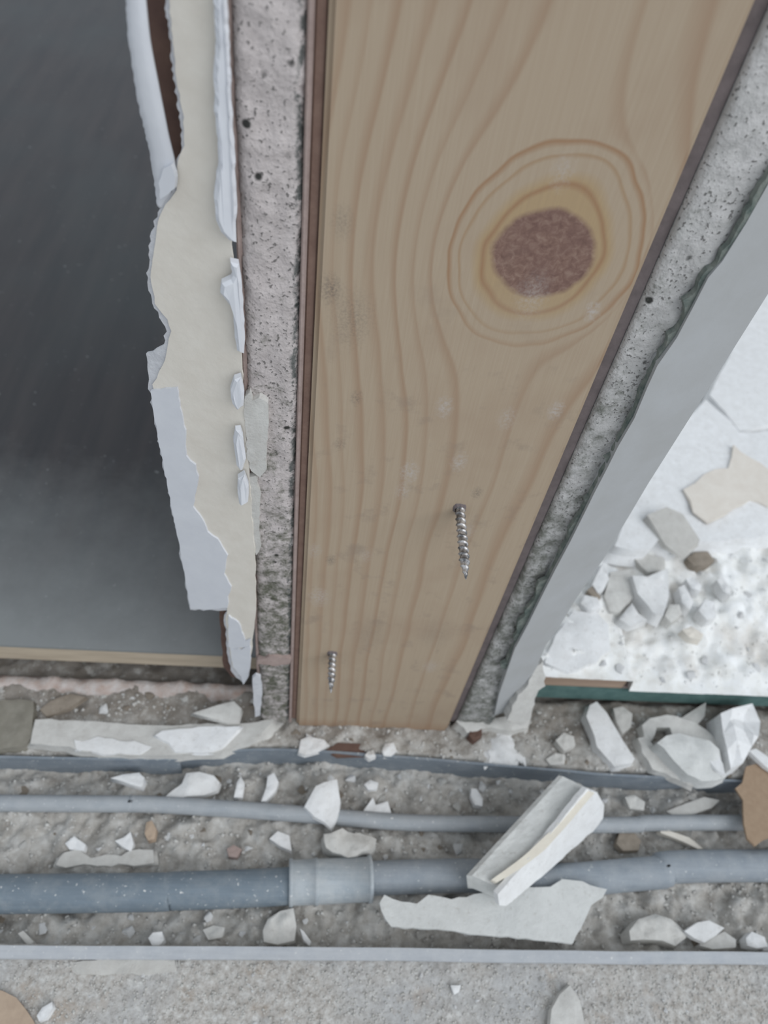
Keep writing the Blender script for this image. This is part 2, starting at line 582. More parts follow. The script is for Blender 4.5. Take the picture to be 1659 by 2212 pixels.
def fan_chip(bm, top, z0, rng, spread=1.06, rough=0.0004, dome=0.0, flat=False):
    """broken slab: uneven triangulated top inside a ragged outline, worn rim, sides down to z0"""
    c = sum(top, Vector()) / len(top)
    # plane of the outline
    A_ = np.array([[p.x - c.x, p.y - c.y, 1] for p in top])
    k = np.linalg.lstsq(A_, np.array([p.z for p in top]), rcond=None)[0]
    xs_ = [p.x for p in top]
    ys_ = [p.y for p in top]
    size = math.hypot(max(xs_) - min(xs_), max(ys_) - min(ys_))
    sp = max(size / (7 if flat else 15), 0.0008)
    pts = [Vector((p.x, p.y)) for p in top]
    n = len(pts)

    def inside(x, y):
        r = False
        for i in range(n):
            a, b = pts[i], pts[i - 1]
            if (a.y > y) != (b.y > y) and x < (b.x - a.x) * (y - a.y) / (b.y - a.y) + a.x:
                r = not r
        return r

    def edist(x, y):
        d = 9.0
        for i in range(n):
            a, b = pts[i], pts[i - 1]
            ab = b - a
            t = max(0, min(1, ((x - a.x) * ab.x + (y - a.y) * ab.y) / max(ab.length_squared, 1e-12)))
            d = min(d, math.hypot(a.x + ab.x * t - x, a.y + ab.y * t - y))
        return d
    extra = []
    y = min(ys_)
    while y < max(ys_):
        x = min(xs_)
        while x < max(xs_):
            px_, py_ = x + rng.uniform(-.35, .35) * sp, y + rng.uniform(-.35, .35) * sp
            if inside(px_, py_) and edist(px_, py_) > sp * 0.4:
                extra.append(Vector((px_, py_)))
            x += sp
        y += sp
    out = delaunay_2d_cdt(pts + extra, [], [list(range(n))], 1, 1e-7)
    off = rng.uniform(0, 50)
    vs_ = []
    for p in out[0]:
        d = edist(p.x, p.y)
        lowf = float(fbm(p.x * 3.2 / size + off, p.y * 3.2 / size + off, 3, 2))
        hif = float(fbm(p.x * 13 / size + off, p.y * 13 / size, 5, 2))
        z = c.z * 0 + k[0] * (p.x - c.x) + k[1] * (p.y - c.y) + k[2]
        z += rough * (3.0 * lowf + 1.3 * hif) + dome * min(1, d / (size * .25)) - min(rough, 0.0006) * 0.8 * max(0, 1 - d / (sp * 1.2))
        vs_.append(bm.verts.new((p.x, p.y, z)))
    tops = []
    for f in out[2]:
        try:
            tops.append(bm.faces.new([vs_[i] for i in f]))
        except ValueError:
            pass
    for f in tops:
        f.smooth = not flat
    for v in [v for v in bm.verts if not v.link_faces]:
        bm.verts.remove(v)
    rim = [e for e in bm.edges if len(e.link_faces) == 1]
    for e in rim:
        e.smooth = False
    for step in (0, 1):
        g = bmesh.ops.extrude_edge_only(bm, edges=rim)['geom']
        nv = [v for v in g if isinstance(v, bmesh.types.BMVert)]
        rim = [e for e in g if isinstance(e, bmesh.types.BMEdge)]
        for v in nv:
            q = 1 + (spread - 1) * (step + 1) * 0.5 + rng.uniform(-0.012, 0.012)
            v.co.x = c.x + (v.co.x - c.x) * q
            v.co.y = c.y + (v.co.y - c.y) * q
            v.co.z = (v.co.z * 0.5 + z0 * 0.5) if step == 0 else z0
    bmesh.ops.holes_fill(bm, edges=rim, sides=0)


def chip_mesh(name, px, zb, th, mat, parent=None, seed=0, step=None, amp=1.5, tilt=(0, 0), rough=0.0004, dome=0.0, spread=1.05, flat=False):
    """outline of the upper face measured at its own height; tilt = slope of the top (dz/dx, dz/dy)"""
    rng = random.Random(seed)
    if step:
        px = fray(px, step, amp, rng)
    cu = sum(p[0] for p in px) / len(px)
    cv = sum(p[1] for p in px) / len(px)
    c = atz(cu, cv, zb + th)
    n = Vector((-tilt[0], -tilt[1], 1)).normalized()
    top = [onp(u, v, c, n) for u, v in px]
    bm = bmesh.new()
    zlow = min(p.z for p in top)
    fan_chip(bm, top, min(zb, zlow - 0.0008), rng, spread, rough, dome, flat)
    return from_bm(name, bm, mat, parent)


def tube(name, pts, r, mat, parent=None, seg=20, rfun=None, caps=True):
    bm = bmesh.new()
    rings = []
    pts = [Vector(p) for p in pts]
    for i, p in enumerate(pts):
        d = (pts[min(i + 1, len(pts) - 1)] - pts[max(i - 1, 0)]).normalized()
        a = d.cross(Vector((0, 0, 1)))
        if a.length < 1e-4:
            a = d.cross(Vector((1, 0, 0)))
        a.normalize()
        b = a.cross(d)
        rr = rfun(i) if rfun else r
        rings.append([bm.verts.new(p + (a * math.cos(t) + b * math.sin(t)) * rr) for t in [2 * math.pi * k / seg for k in range(seg)]])
    for A, B in zip(rings, rings[1:]):
        for k in range(seg):
            bm.faces.new((A[k], A[(k + 1) % seg], B[(k + 1) % seg], B[k]))
    if caps:
        bm.faces.new(rings[0][::-1])
        bm.faces.new(rings[-1])
    return from_bm(name, bm, mat, parent, True)


def catmull(P, n=10):
    P = [Vector(p) for p in P]
    out = []
    for i in range(len(P) - 1):
        p0, p1, p2, p3 = P[max(i - 1, 0)], P[i], P[i + 1], P[min(i + 2, len(P) - 1)]
        for j in range(n):
            t = j / n
            out.append(0.5 * ((2 * p1) + (p2 - p0) * t + (2 * p0 - 5 * p1 + 4 * p2 - p3) * t * t + (3 * p1 - p0 - 3 * p2 + p3) * t ** 3))
    out.append(P[-1])
    return out


def axis(fine0, fine1, step, lo, hi, coarse):
    a = [fine0]
    s = step
    while a[0] > lo:
        s = min(s * 1.35, coarse)
        a.insert(0, a[0] - s)
    m = list(np.arange(fine0 + step, fine1, step))
    a += m
    s = step
    while a[-1] < hi:
        s = min(s * 1.35, coarse)
        a.append(a[-1] + s)
    return np.array(a)


# ------------------------------------------------------------------ the setting: screed with its trench
FAR = np.array([(-0.60, -0.020), (-0.107, -0.0192), (-0.05, -0.0158), (-0.0075, -0.0122), (0.05, -0.0140), (0.12, -0.0176), (0.20, -0.0200), (0.60, -0.023)])
NEAR_Y = -0.0905
TZ = -0.012


def fary(x):
    return np.interp(x, FAR[:, 0], FAR[:, 1])


def floor_h(x, y):
    x = np.asarray(x, float)
    y = np.asarray(y, float)
    fy = fary(x)
    inside = sstep(-0.0020, -0.0008, fy - y) * sstep(0, 0.0012, y - NEAR_Y - 0.0006)
    back = 0.0038 * fbm(x * 80, y * 80, 3, 5, 0.6) + 0.0006 - 0.006 * sstep(0.016, 0.022, y)
    front = 0.0009 * fbm(x * 160, y * 160, 7, 5, 0.65) - 0.0004
    tr = TZ - 0.0022 * (1 - sstep(0.001, 0.010, fy - y)) + 0.0066 * fbm(x * 85, y * 85, 13, 5, 0.62) + 0.0012 + 0.0012 * fbm(x * 260, y * 260, 19, 3)
    outer = np.where(y > (fy + NEAR_Y) / 2, back, front)
    return outer * (1 - inside) + tr * inside


xa = axis(-0.19, 0.27, 0.0011, -1.2, 1.2, 0.08)
ya = axis(-0.135, 0.040, 0.0011, -0.9, 1.6, 0.06)
GX, GY = np.meshgrid(xa, ya)
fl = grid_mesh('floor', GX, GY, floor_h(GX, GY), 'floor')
tag(fl, 'dusty grey screed floor with a shallow trench across it', kind='structure')


def fz(x, y):
    return float(floor_h(np.array([x]), np.array([y]))[0])


# far-side floors
LZ0, LZ1 = 0.0100, 0.0226
lf = tag(empty('floor_left', (-0.10, 0.10, 0.0)), 'dark grey laminate floor with a dusty front edge', kind='structure')


def local(o, root):
    o.matrix_parent_inverse = Matrix.Translation(-Vector(root.location))
    return o


local(box('laminate_board', (-1.2, 0.0226, LZ1 - 0.0012), (-0.0185, 1.6, LZ1), 'lam', lf, 0.0003), lf)
local(box('board_edge', (-1.2, 0.0228, LZ0), (-0.0190, 1.6, LZ1 - 0.0012), 'hdf', lf, 0.0003), lf)
# mortar ridge below the boards
xs = np.linspace(-0.45, -0.012, 330)
prof = np.array([(0.0100, -0.003), (0.0108, 0.0008), (0.0125, 0.0028), (0.0150, 0.0036), (0.0178, 0.0030), (0.0195, -0.001), (0.0215, -0.004)])
PX = np.repeat(xs[None, :], len(prof), 0)
nz = fbm(xs * 130, xs * 0, 31, 4, 0.6)
PY = prof[:, 0][:, None] + 0.0022 * nz[None, :] * np.array([1, 1, 1, .8, .5, .2, 0])[:, None]
PZ = prof[:, 1][:, None] + 0.0022 * fbm(PX * 150, PY * 150, 37, 4) * np.array([0, .6, 1, 1, 1, .5, 0])[:, None]
local(grid_mesh('mortar_ridge', PX, PY, PZ, 'mortar', lf), lf)

rf = tag(empty('floor_right', (0.20, 0.10, 0.0)), 'bright floor thick with white plaster dust beside the wall', kind='structure')
xr = axis(0.085, 0.36, 0.0016, 0.080, 1.3, 0.06)
yr = axis(0.0188, 0.30, 0.0016, 0.0187, 1.6, 0.06)
RX, RY = np.meshgrid(xr, yr)


def rfloor_h(x, y):
    x = np.asarray(x, float)
    y = np.asarray(y, float)
    base = 0.0262 - 0.0105 * sstep(0.150, 0.158, x) * (1 - sstep(0.03, 0.09, y))
    n = 0.0075 * fbm(x * 55, y * 55, 41, 5, 0.55) + 0.003 * fbm(x * 200, y * 200, 47, 3)
    ramp = sstep(0.019, 0.030, y)
    low = np.where(x < 0.156, 0.0259, 0.0156)
    return np.maximum(base + n * (0.18 + 0.82 * ramp) + 0.002 * ramp, low)


local(grid_mesh('dust_layer', RX, RY, rfloor_h(RX, RY), 'dust', rf), rf)
local(box('board_edge', (0.090, 0.0186, 0.0142), (0.1545, 0.5, 0.0256), 'hdfbrown', rf, 0.0003), rf)
local(box('board_edge', (0.1547, 0.0190, 0.0132), (1.3, 0.5, 0.0153), 'liner', rf, 0.0002), rf)
local(box('underlay', (0.090, 0.0182, 0.0015), (1.3, 0.5, 0.0138), 'green', rf, 0.0006), rf)

# ------------------------------------------------------------------ the wall end
WZ = 0.46
st = empty('wood_stud', (0.035, 0.0, 0.0))
tag(st, 'pale pine stud with a large round knot, clamped between two plasterboards', 'wood stud')
bm = bmesh.new()
bmesh.ops.create_cube(bm, size=1)
for v in bm.verts:
    v.co = Vector(((v.co.x + 0.5) * 0.0705, (v.co.y + 0.5) * 0.045, 0.0008 + (v.co.z + 0.5) * WZ))
bmesh.ops.bevel(bm, geom=[e for e in bm.edges if abs(e.verts[0].co.z - e.verts[1].co.z) > 0.1], offset=0.0012, segments=3, affect='EDGES')
body = local(from_bm('timber', bm, 'pine', st), st)


def core(name, x0, x1, y0, mat, parent, seed, z0=0.0):
    """plasterboard core: broken front face with real relief, running back into the wall"""
    nx = max(6, int((x1 - x0) / 0.0011))
    zz = np.arange(z0, WZ, 0.0011)
    xx = np.linspace(x0, x1, nx)
    X, Z = np.meshgrid(xx, zz)
    Y = y0 + 0.0011 * fbm(X * 180, Z * 120, seed, 4, 0.6) + 0.0007 * fbm(X * 600, Z * 600, seed + 9, 2)
    edge = np.minimum(X - x0, x1 - X)
    Y = Y + 0.0010 * (1 - sstep(0, 0.0015, edge))
    X = X + np.where(edge < 1e-6, 0, 0)
    # fold the grid back on both sides and the bottom
    back = 0.16
    L = np.stack([X[:, :1], np.full_like(X[:, :1], back), Z[:, :1]])
    Rr = np.stack([X[:, -1:], np.full_like(X[:, :1], back), Z[:, -1:]])
    X = np.concatenate([L[0], X, Rr[0]], 1)
    Y = np.concatenate([L[1], Y, Rr[1]], 1)
    Z = np.concatenate([L[2], Z, Rr[2]], 1)
    return grid_mesh(name, X, Y, Z, mat, parent)


# left plasterboard
pl = empty('plasterboard', (-0.009, 0.0, 0.0))
tag(pl, 'torn plasterboard with peeling cream and white paper facing, standing over the dark laminate', 'plasterboard')
local(core('gypsum_core', -0.0160, -0.0036, 0.0004, 'gypl', pl, 51, 0.004), pl)
local(box('liner_paper', (-0.0035, 0.0002, 0.003), (-0.0023, 0.16, WZ), 'liner', pl, 0.0003), pl)
local(box('gap_strip', (-0.00225, 0.0022, 0.003), (-0.0001, 0.16, WZ), 'backing', pl, 0.0003), pl)  # reddish-brown strip set back between liner and stud
local(box('liner_paper', (-0.0172, 0.0012, 0.034), (-0.0160, 0.16, WZ), 'liner', pl, 0.0003), pl)

LN = (-0.30, -1.0, 0.0)          # the peeling paper turns back a little to the left
LP = (-0.0165, -0.0010, 0.1)
cream_px = [(360, -60), (364, 0), (374, 90), (381, 170), (396, 253), (399, 315), (384, 347), (381, 409), (352, 452), (341, 477), (335, 524),
            (326, 597), (335, 655), (362, 690), (369, 715), (362, 750), (352, 790), (330, 830), (336, 870), (348, 953), (368, 1055),
            (388, 1157), (415, 1305), (491, 1308), (487, 1336), (494, 1397), (502, 1440), (522, 1462), (538, 1452), (545, 1385), (553, 1320),
            (551, 1197), (544, 1116), (536, 994), (527, 872), (522, 775), (507, 640), (506, 579), (498, 506), (492, 398), (486, 253), (482, 145), (478, 0), (474, -60)]
torn = local(plane_sheet('torn_paper', cream_px, LP, LN, 0.0004, 'cream', pl, 12, 1.6, 3), pl)
fr_px = [(350, -60), (356, 0), (367, 90), (374, 170), (389, 253), (395, 320), (379, 345), (376, 405), (346, 450), (334, 478), (323, 521), (318, 600), (329, 655),
         (345, 685), (359, 706), (353, 745), (337, 757), (318, 764), (317, 800), (324, 850), (342, 953), (363, 1055), (383, 1157), (411, 1316), (440, 1318), (490, 1318),
         (484, 1340), (490, 1400), (499, 1448), (525, 1477), (534, 1460), (500, 1300), (470, 1000), (460, 700), (440, 300), (420, -60)]
local(plane_sheet('frayed_edge', fr_px, LP, LN, 0.0008, 'fringe', pl, 9, 3.0, 5, -0.0005), pl)
plane_sheet('paint_face', [(325, 845), (345, 842), (382, 838), (388, 880), (400, 930), (402, 985), (421, 1005), (428, 1030), (417, 1095), (436, 1120), (448, 1150),
                                 (470, 1165), (491, 1200), (484, 1240), (500, 1268), (493, 1290), (491, 1313), (440, 1317), (411, 1315), (383, 1157), (363, 1055), (342, 953)],
                  LP, LN, 0.0009, 'paper', torn, 10, 1.4, 7, 0.0006)
plane_sheet('paint_face', [(493, 1330), (515, 1345), (530, 1385), (541, 1380), (538, 1400), (520, 1398), (500, 1402), (493, 1395)], LP, LN, 0.0009, 'paper', torn, 7, 1, 8, 0.0006)
plane_sheet('paint_face', [(497, 1402), (520, 1404), (540, 1395), (540, 1440), (536, 1462), (526, 1479), (520, 1462), (503, 1440)], LP, LN, 0.0009, 'paper', torn, 7, 1, 9, 0.0007)
# lumps of old filler along the edge
lumps = [[(458, -60), (462, 0), (466, 90), (461, 150), (464, 250), (470, 300), (473, 345), (466, 390), (463, 425), (467, 470), (478, 495), (495, 515), (509, 518), (511, 440),
          (507, 330), (500, 200), (495, 80), (492, 0), (490, -60)],
         [(497, 562), (502, 590), (499, 600), (480, 608), (477, 628), (488, 645), (501, 662), (505, 710), (512, 752), (526, 758), (530, 730), (526, 660), (520, 600), (516, 565)],
         [(505, 815), (498, 840), (502, 868), (512, 880), (526, 872), (527, 840), (521, 812)],
         [(508, 925), (504, 950), (511, 1000), (523, 1010), (531, 985), (526, 940), (520, 925)],
         [(515, 1030), (512, 1060), (517, 1085), (536, 1080), (536, 1045), (528, 1020)]]
for i, L in enumerate(lumps):
    rng = random.Random(70 + i)
    bm = bmesh.new()
    q = fray(L, 14, 1.5, rng)
    n = Vector((0.15, -1, 0)).normalized()
    p0 = Vector((-0.0165, -0.0022, 0.1))
    base = [onp(u, v, p0 - n * -0.0, n) for u, v in q]
    ins = []
    for k, p in enumerate(base):
        a, b = base[k - 1], base[(k + 1) % len(base)]
        t = (b - a).normalized()
        s = t.cross(n)
        ins.append(p + s * 0.0008 * (1 if True else -1))
    # decide the inward side from the area sign
    cen = sum(base, Vector()) / len(base)
    area = sum((base[k] - cen).cross(base[(k + 1) % len(base)] - cen).dot(n) for k in range(len(base)))
    sg = -1 if area > 0 else 1
    V0 = [bm.verts.new(p - n * 0.0010) for p in base]
    V1 = [bm.verts.new(p + n * rng.uniform(0.0005, 0.0009)) for p in base]
    V2 = []
    for k, p in enumerate(base):
        a, b = base[k - 1], base[(k + 1) % len(base)]
        t = (b - a).normalized()
        V2.append(bm.verts.new(p + t.cross(n) * sg * 0.0007 + n * rng.uniform(0.0012, 0.0018)))
    nn = len(base)
    for k in range(nn):
        j = (k + 1) % nn
        bm.faces.new((V0[k], V0[j], V1[j], V1[k]))
        bm.faces.new((V1[k], V1[j], V2[j], V2[k]))
    top = bm.faces.new(V2)
    bmesh.ops.triangulate(bm, faces=[top])
    local(from_bm('filler_lump', bm, 'paper', pl), pl)
# white crust on the core
local(plane_sheet('plaster_crust', [(530, 858), (540, 848), (545, 865), (560, 860), (580, 872), (578, 930), (574, 985), (577, 1015), (562, 1030), (543, 1018), (534, 990), (531, 930), (527, 880)],
                  (0, -0.0012, 0), (0, -1, 0), 0.0022, 'greyg', pl, 9, 2, 21), pl)
local(plane_sheet('plaster_crust', [(537, 1030), (552, 1028), (562, 1070), (560, 1140), (565, 1180), (552, 1200), (540, 1150)], (0, -0.0008, 0), (0, -1, 0), 0.0018, 'greyg', pl, 9, 2, 22), pl)
local(plane_sheet('plaster_crust', [(556, 1425), (590, 1418), (628, 1424), (626, 1434), (590, 1438), (556, 1434)], (0, -0.0012, 0), (0, -1, 0), 0.0022, 'liner', pl, 8, 1.5, 23), pl)
local(plane_sheet('paper_sliver', [(545, 1465), (553, 1458), (563, 1462), (567, 1490), (562, 1546), (551, 1549), (547, 1510)], (0, -0.0016, 0), (0.1, -1, 0), 0.0012, 'fringe', pl, 9, 1, 24), pl)
# brown backing seen behind the tears
local(plane_sheet('brown_backing', [(300, -60), (306, 0), (330, 200), (352, 330), (372, 425), (392, 430), (410, 350), (410, 200), (390, -60)], LP, LN, 0.0010, 'kraft', pl, None, 0, 1, -0.0045), pl)
local(plane_sheet('brown_backing', [(474, 1318), (482, 1440), (500, 1462), (520, 1466), (520, 1390), (502, 1300), (480, 1300)], LP, LN, 0.0010, 'kraft', pl, 14, 1.5, 25, -0.0030), pl)
# peeled strip hanging free
Lft = [(262, -60), (271, 0), (279, 100), (300, 230), (316, 300), (331, 375), (338, 437)]
Rgt = [(305, -60), (312, 0), (322, 90), (340, 185), (360, 285), (378, 380), (352, 452)]
rng = random.Random(5)
fr, bk = [], []


def strip_pt(u, v):
    k = max(0.0, min(1.0, (450 - v) / 450))
    p0 = Vector((-0.0165, -0.0010, 0.1)) + Vector((-0.30, -1, 0)).normalized() * (-0.0008 + 0.004 * math.sin(k * 1.6))
    return onp(u, v, p0, LN)


La = catmull([(u, v, 0) for u, v in Lft], 9)
Ra = catmull([(u, v, 0) for u, v in Rgt], 9)
bm = bmesh.new()
nrm = Vector(LN).normalized()
rows = []
for a, b in zip(La, Ra):
    a2 = (a.x + rng.uniform(-1.5, 1.5), a.y)
    ps = [strip_pt(a2[0] + (b.x - a2[0]) * t, a2[1] + (b.y - a2[1]) * t) + nrm * 0.0006 * math.sin(t * math.pi) for t in (0, .33, .66, 1)]
    rows.append(([bm.verts.new(p) for p in ps], [bm.verts.new(p - nrm * 0.0007) for p in ps]))
for (f0, b0), (f1, b1) in zip(rows, rows[1:]):
    for k in range(3):
        bm.faces.new((f0[k], f0[k + 1], f1[k + 1], f1[k]))
        bm.faces.new((b0[k], b1[k], b1[k + 1], b0[k + 1]))
    bm.faces.new((f0[0], f1[0], b1[0], b0[0]))
    bm.faces.new((f0[3], b0[3], b1[3], f1[3]))
for f0, b0 in (rows[0], rows[-1]):
    bm.faces.new(f0 + b0[::-1])
strip = local(from_bm('peeled_strip', bm, 'paper', pl, True), pl)
plane_sheet('paint_face', [(352, 365), (370, 356), (379, 385), (376, 408), (356, 425), (346, 430), (343, 395)], LP, LN, 0.0012, 'paper', torn, 8, 1, 27, 0.0018)

# right plasterboard
pr = empty('plasterboard', (0.09, 0.0, 0.0))
tag(pr, 'mould-streaked plasterboard edge with smooth grey plaster skin beside the white dusty floor', 'plasterboard')
local(core('gypsum_core', 0.0744, 0.0912, 0.0016, 'gypr', pr, 61, 0.006), pr)
local(box('liner_paper', (0.0707, 0.0032, 0.004), (0.0743, 0.16, WZ), 'darkliner', pr, 0.0003), pr)
# skin of plaster, slanting back; its lower corner has broken away
SN = (0.42, -1.0, 0.0)
SP = (0.0915, 0.0014, 0.1)
skin_px = [(1700, 362), (1659, 398), (1612, 482), (1560, 565), (1530, 600), (1495, 668), (1462, 730), (1420, 790), (1398, 838), (1370, 905), (1335, 965), (1310, 1015), (1284, 1065),
           (1262, 1110), (1232, 1170), (1200, 1230), (1172, 1285), (1140, 1350), (1112, 1402), (1095, 1450), (1078, 1500), (1068, 1545), (1085, 1540), (1100, 1530), (1112, 1500), (1130, 1492), (1160, 1440), (1180, 1392), (1205, 1360),
           (1240, 1300), (1302, 1210), (1400, 1045), (1530, 840), (1659, 635), (1720, 520)]
sk = [onp(u, v, SP, SN) for u, v in skin_px]
# carry it up out of the picture
up = [Vector((sk[-1].x, sk[-1].y, WZ)), Vector((sk[0].x, sk[0].y, WZ))]
full = sk + up
nS = Vector(SN).normalized()
local(sheet('plaster_skin', full, [Vector((p.x, 0.16, p.z)) for p in full], 'skim', pr), pr)
# dark mould growing along the seam
rng = random.Random(44)
seam = [(1690, 345), (1650, 402), (1612, 476), (1562, 560), (1528, 602), (1492, 668), (1460, 728), (1420, 788), (1396, 838), (1372, 900), (1338, 962), (1310, 1015), (1284, 1065),
        (1258, 1110), (1228, 1172), (1198, 1230), (1170, 1285), (1140, 1348), (1112, 1400), (1092, 1445)]
pts = catmull([(u, v, 0) for u, v in seam], 5)
la, ra = [], []
for i, p in enumerate(pts):
    w = 5.0 + 20.0 * max(0.0, float(fbm(i * 0.33, 0.5, 91, 3)) + 0.10)
    la.append((p.x - w * rng.uniform(0.7, 1.5), p.y - w * 0.3))
    ra.append((p.x + w * rng.uniform(0.3, 0.9), p.y + w * 0.3))
local(plane_sheet('mould_seam', la + ra[::-1], (0.0912, 0.0004, 0.1), (0.15, -1, 0), 0.0014, 'mould', pr), pr)
# broken rim at the foot
local(plane_sheet('broken_rim', [(1098, 1556), (1108, 1525), (1118, 1500), (1135, 1488), (1158, 1440), (1172, 1428), (1177, 1462), (1178, 1482), (1162, 1492), (1152, 1530), (1148, 1552), (1126, 1568)],
                  (0.100, 0.0042, 0.05), (0.25, -1, 0.2), 0.006, 'greyg', pr, 9, 2.5, 91), pr)
local(chip_mesh('broken_rim', [(985, 1560), (1000, 1545), (1040, 1552), (1075, 1548), (1110, 1540), (1150, 1545), (1140, 1570), (1100, 1578), (1060, 1572), (1010, 1582)],
                0.0, 0.006, 'greyg', pr, 92, 10, 2, (0, 0.2), 0.001), pr)


# screws poking out of the stud
def screw(px, tip_v, label):
    b = aty(*px)
    L = 0.01
    for _ in range(60):
        L += (tip_v - proj((b.x, -L, b.z))[1]) * 3e-5
    e = empty('drywall_screw', b)
    tag(e, label, 'screw')
    nseg, pitch, r0, r1, tl = 18, 0.0021, 0.00115, 0.00158, 0.0060
    bm = bmesh.new()
    rows = []
    N = int((L + 0.010) / 0.00022)
    for i in range(N + 1):
        s = -0.010 + (L + 0.010) * i / N            # distance out of the wood
        k = max(0.0, min(1.0, (L - s) / tl))
        row = []
        for j in range(nseg):
            ph = (s / pitch + j / nseg) % 1.0
            th = max(0.0, 1 - abs(ph - 0.5) / 0.24)
            r = (r0 + (r1 - r0) * th) * (k ** 0.8) + 0.00008
            t = 2 * math.pi * j / nseg
            row.append(bm.verts.new((r * math.cos(t), -s, r * math.sin(t))))
        rows.append(row)
    for A, B in zip(rows, rows[1:]):
        for j in range(nseg):
            bm.faces.new((A[j], A[(j + 1) % nseg], B[(j + 1) % nseg], B[j]))
    bm.faces.new(rows[0])
    bm.faces.new(rows[-1][::-1])
    from_bm('threaded_shank', bm, 'screw', e, True)
    # splintered hole around it
    bm = bmesh.new()
    rng = random.Random(3)
    ring = [[], []]
    for j in range(14):
        t = 2 * math.pi * j / 14
        q = rng.uniform(0.0019, 0.0026)
        ring[0].append(bm.verts.new((0.0015 * math.cos(t), -rng.uniform(0.0004, 0.0010), 0.0015 * math.sin(t))))
        ring[1].append(bm.verts.new((q * math.cos(t), 0.0002, q * 1.2 * math.sin(t))))
    for j in range(14):
        bm.faces.new((ring[0][j], ring[0][(j + 1) % 14], ring[1][(j + 1) % 14], ring[1][j]))
    from_bm('splintered_collar', bm, 'darkliner', e)
    return e


screw((993, 1098), 1252, 'bright drywall screw tip poking far out of the pine below the knot')
screw((718, 1412), 1497, 'short drywall screw tip poking out near the foot of the pine stud')

# ------------------------------------------------------------------ the trench: channel, conduits, cable
ch = empty('steel_channel', (0.05, -0.05, TZ))
tag(ch, 'dull grey steel channel lining both sides of the floor trench', 'metal channel')
bm = bmesh.new()
P = catmull([(x, y, 0) for x, y in FAR], 14)
rows = []
for i, p in enumerate(P):
    w = 0.0006 * float(fbm(p.x * 25, 0.3, 77, 2))
    zt = 0.0020 + 0.0012 * float(fbm(p.x * 18, 0.7, 78, 2))
    rows.append([bm.verts.new((p.x, p.y - 0.0004 + w, TZ - 0.003)), bm.verts.new((p.x, p.y - 0.0004 + w, zt)),
                 bm.verts.new((p.x, p.y + 0.0006 + w, zt)), bm.verts.new((p.x, p.y + 0.0006 + w, TZ - 0.003))])
for A, B in zip(rows, rows[1:]):
    for k in range(4):
        bm.faces.new((A[k], A[(k + 1) % 4], B[(k + 1) % 4], B[k]))
local(from_bm('far_flange', bm, 'steel', ch), ch)
bm = bmesh.new()
rows = []
sec = [(0.0, -0.016), (0.0, 0.0016), (-0.0042, 0.0014), (-0.0044, 0.0004), (-0.0008, 0.0006), (-0.0008, -0.016)]
for x in np.linspace(-0.60, 0.60, 160):
    w = 0.0005 * float(fbm(x * 22, 0.1, 81, 2))
    rows.append([bm.verts.new((x, NEAR_Y + a + w, b + w * 0.4)) for a, b in sec])
for A, B in zip(rows, rows[1:]):
    for k in range(6):
        bm.faces.new((A[k], A[(k + 1) % 6], B[(k + 1) % 6], B[k]))
local(from_bm('near_flange', bm, 'lip', ch), ch)

pz = -0.0048
cp = empty('conduit_pipe', (0.02, -0.065, TZ))
tag(cp, 'thick blue-grey plastic conduit with a collar joint, lying in the trench', 'conduit')


def pipe_run(pts, r, mat, name, parent):
    P = catmull(pts, 12)
    return local(tube(name, P, r, mat, parent, 26), parent)


pipe_run([(-0.60, -0.083, pz), (-0.112, -0.0718, pz), (-0.041, -0.0695, pz), (0.0, -0.0672, pz), (0.020, -0.0650, pz)], 0.0072, 'pipe', 'tube', cp)
pipe_run([(0.018, -0.0645, pz), (0.075, -0.0618, pz), (0.115, -0.0630, pz), (0.16, -0.0592, pz), (0.21, -0.0554, pz), (0.60, -0.050, pz)], 0.0067, 'pipe2', 'tube', cp)
c0, c1 = Vector((0.0012, -0.0660, pz + 0.0006)), Vector((0.0355, -0.0640, pz + 0.0006))
Pc = [c0.lerp(c1, t) for t in (0, 0.001, 0.045, 0.05, 0.30, 0.31, 0.345, 0.355, 0.95, 0.955, 0.999, 1)]
rc = [0.0074, 0.0092, 0.0092, 0.0087, 0.0087, 0.0091, 0.0091, 0.0087, 0.0087, 0.0092, 0.0092, 0.0074]
local(tube('collar', Pc, 0.009, 'collar', cp, 28, lambda i: rc[i]), cp)

cz = TZ + 0.0058
cb = empty('electric_cable', (0.03, -0.037, TZ))
tag(cb, 'thin pale grey cable running along the far side of the trench', 'cable')
cpts = [(-0.60, -0.045, cz), (-0.124, -0.0364, cz), (-0.066, -0.0352, cz), (-0.03, -0.0362, cz), (0.0025, -0.0376, cz), (0.03, -0.0392, cz), (0.056, -0.0402, cz), (0.10, -0.0398, cz),
        (0.152, -0.0388, cz), (0.21, -0.0365, cz), (0.60, -0.030, cz)]
local(tube('sheath', catmull(cpts, 12), 0.0035, 'cable', cb, 18), cb)

# ------------------------------------------------------------------ broken pieces
def piece(name, label, cat, px, zb, th, mat, seed=0, group=None, **kw):
    rng_ = random.Random(seed)
    o = chip_mesh(name, px, zb, th, mat, None, seed, **kw)
    tag(o, label, cat, group)
    # origin at the piece's base
    me = o.data
    c = sum((v.co for v in me.vertices), Vector()) / len(me.vertices)
    c.z = min(v.co.z for v in me.vertices)
    me.transform(Matrix.Translation(-c))
    o.location = c
    return o


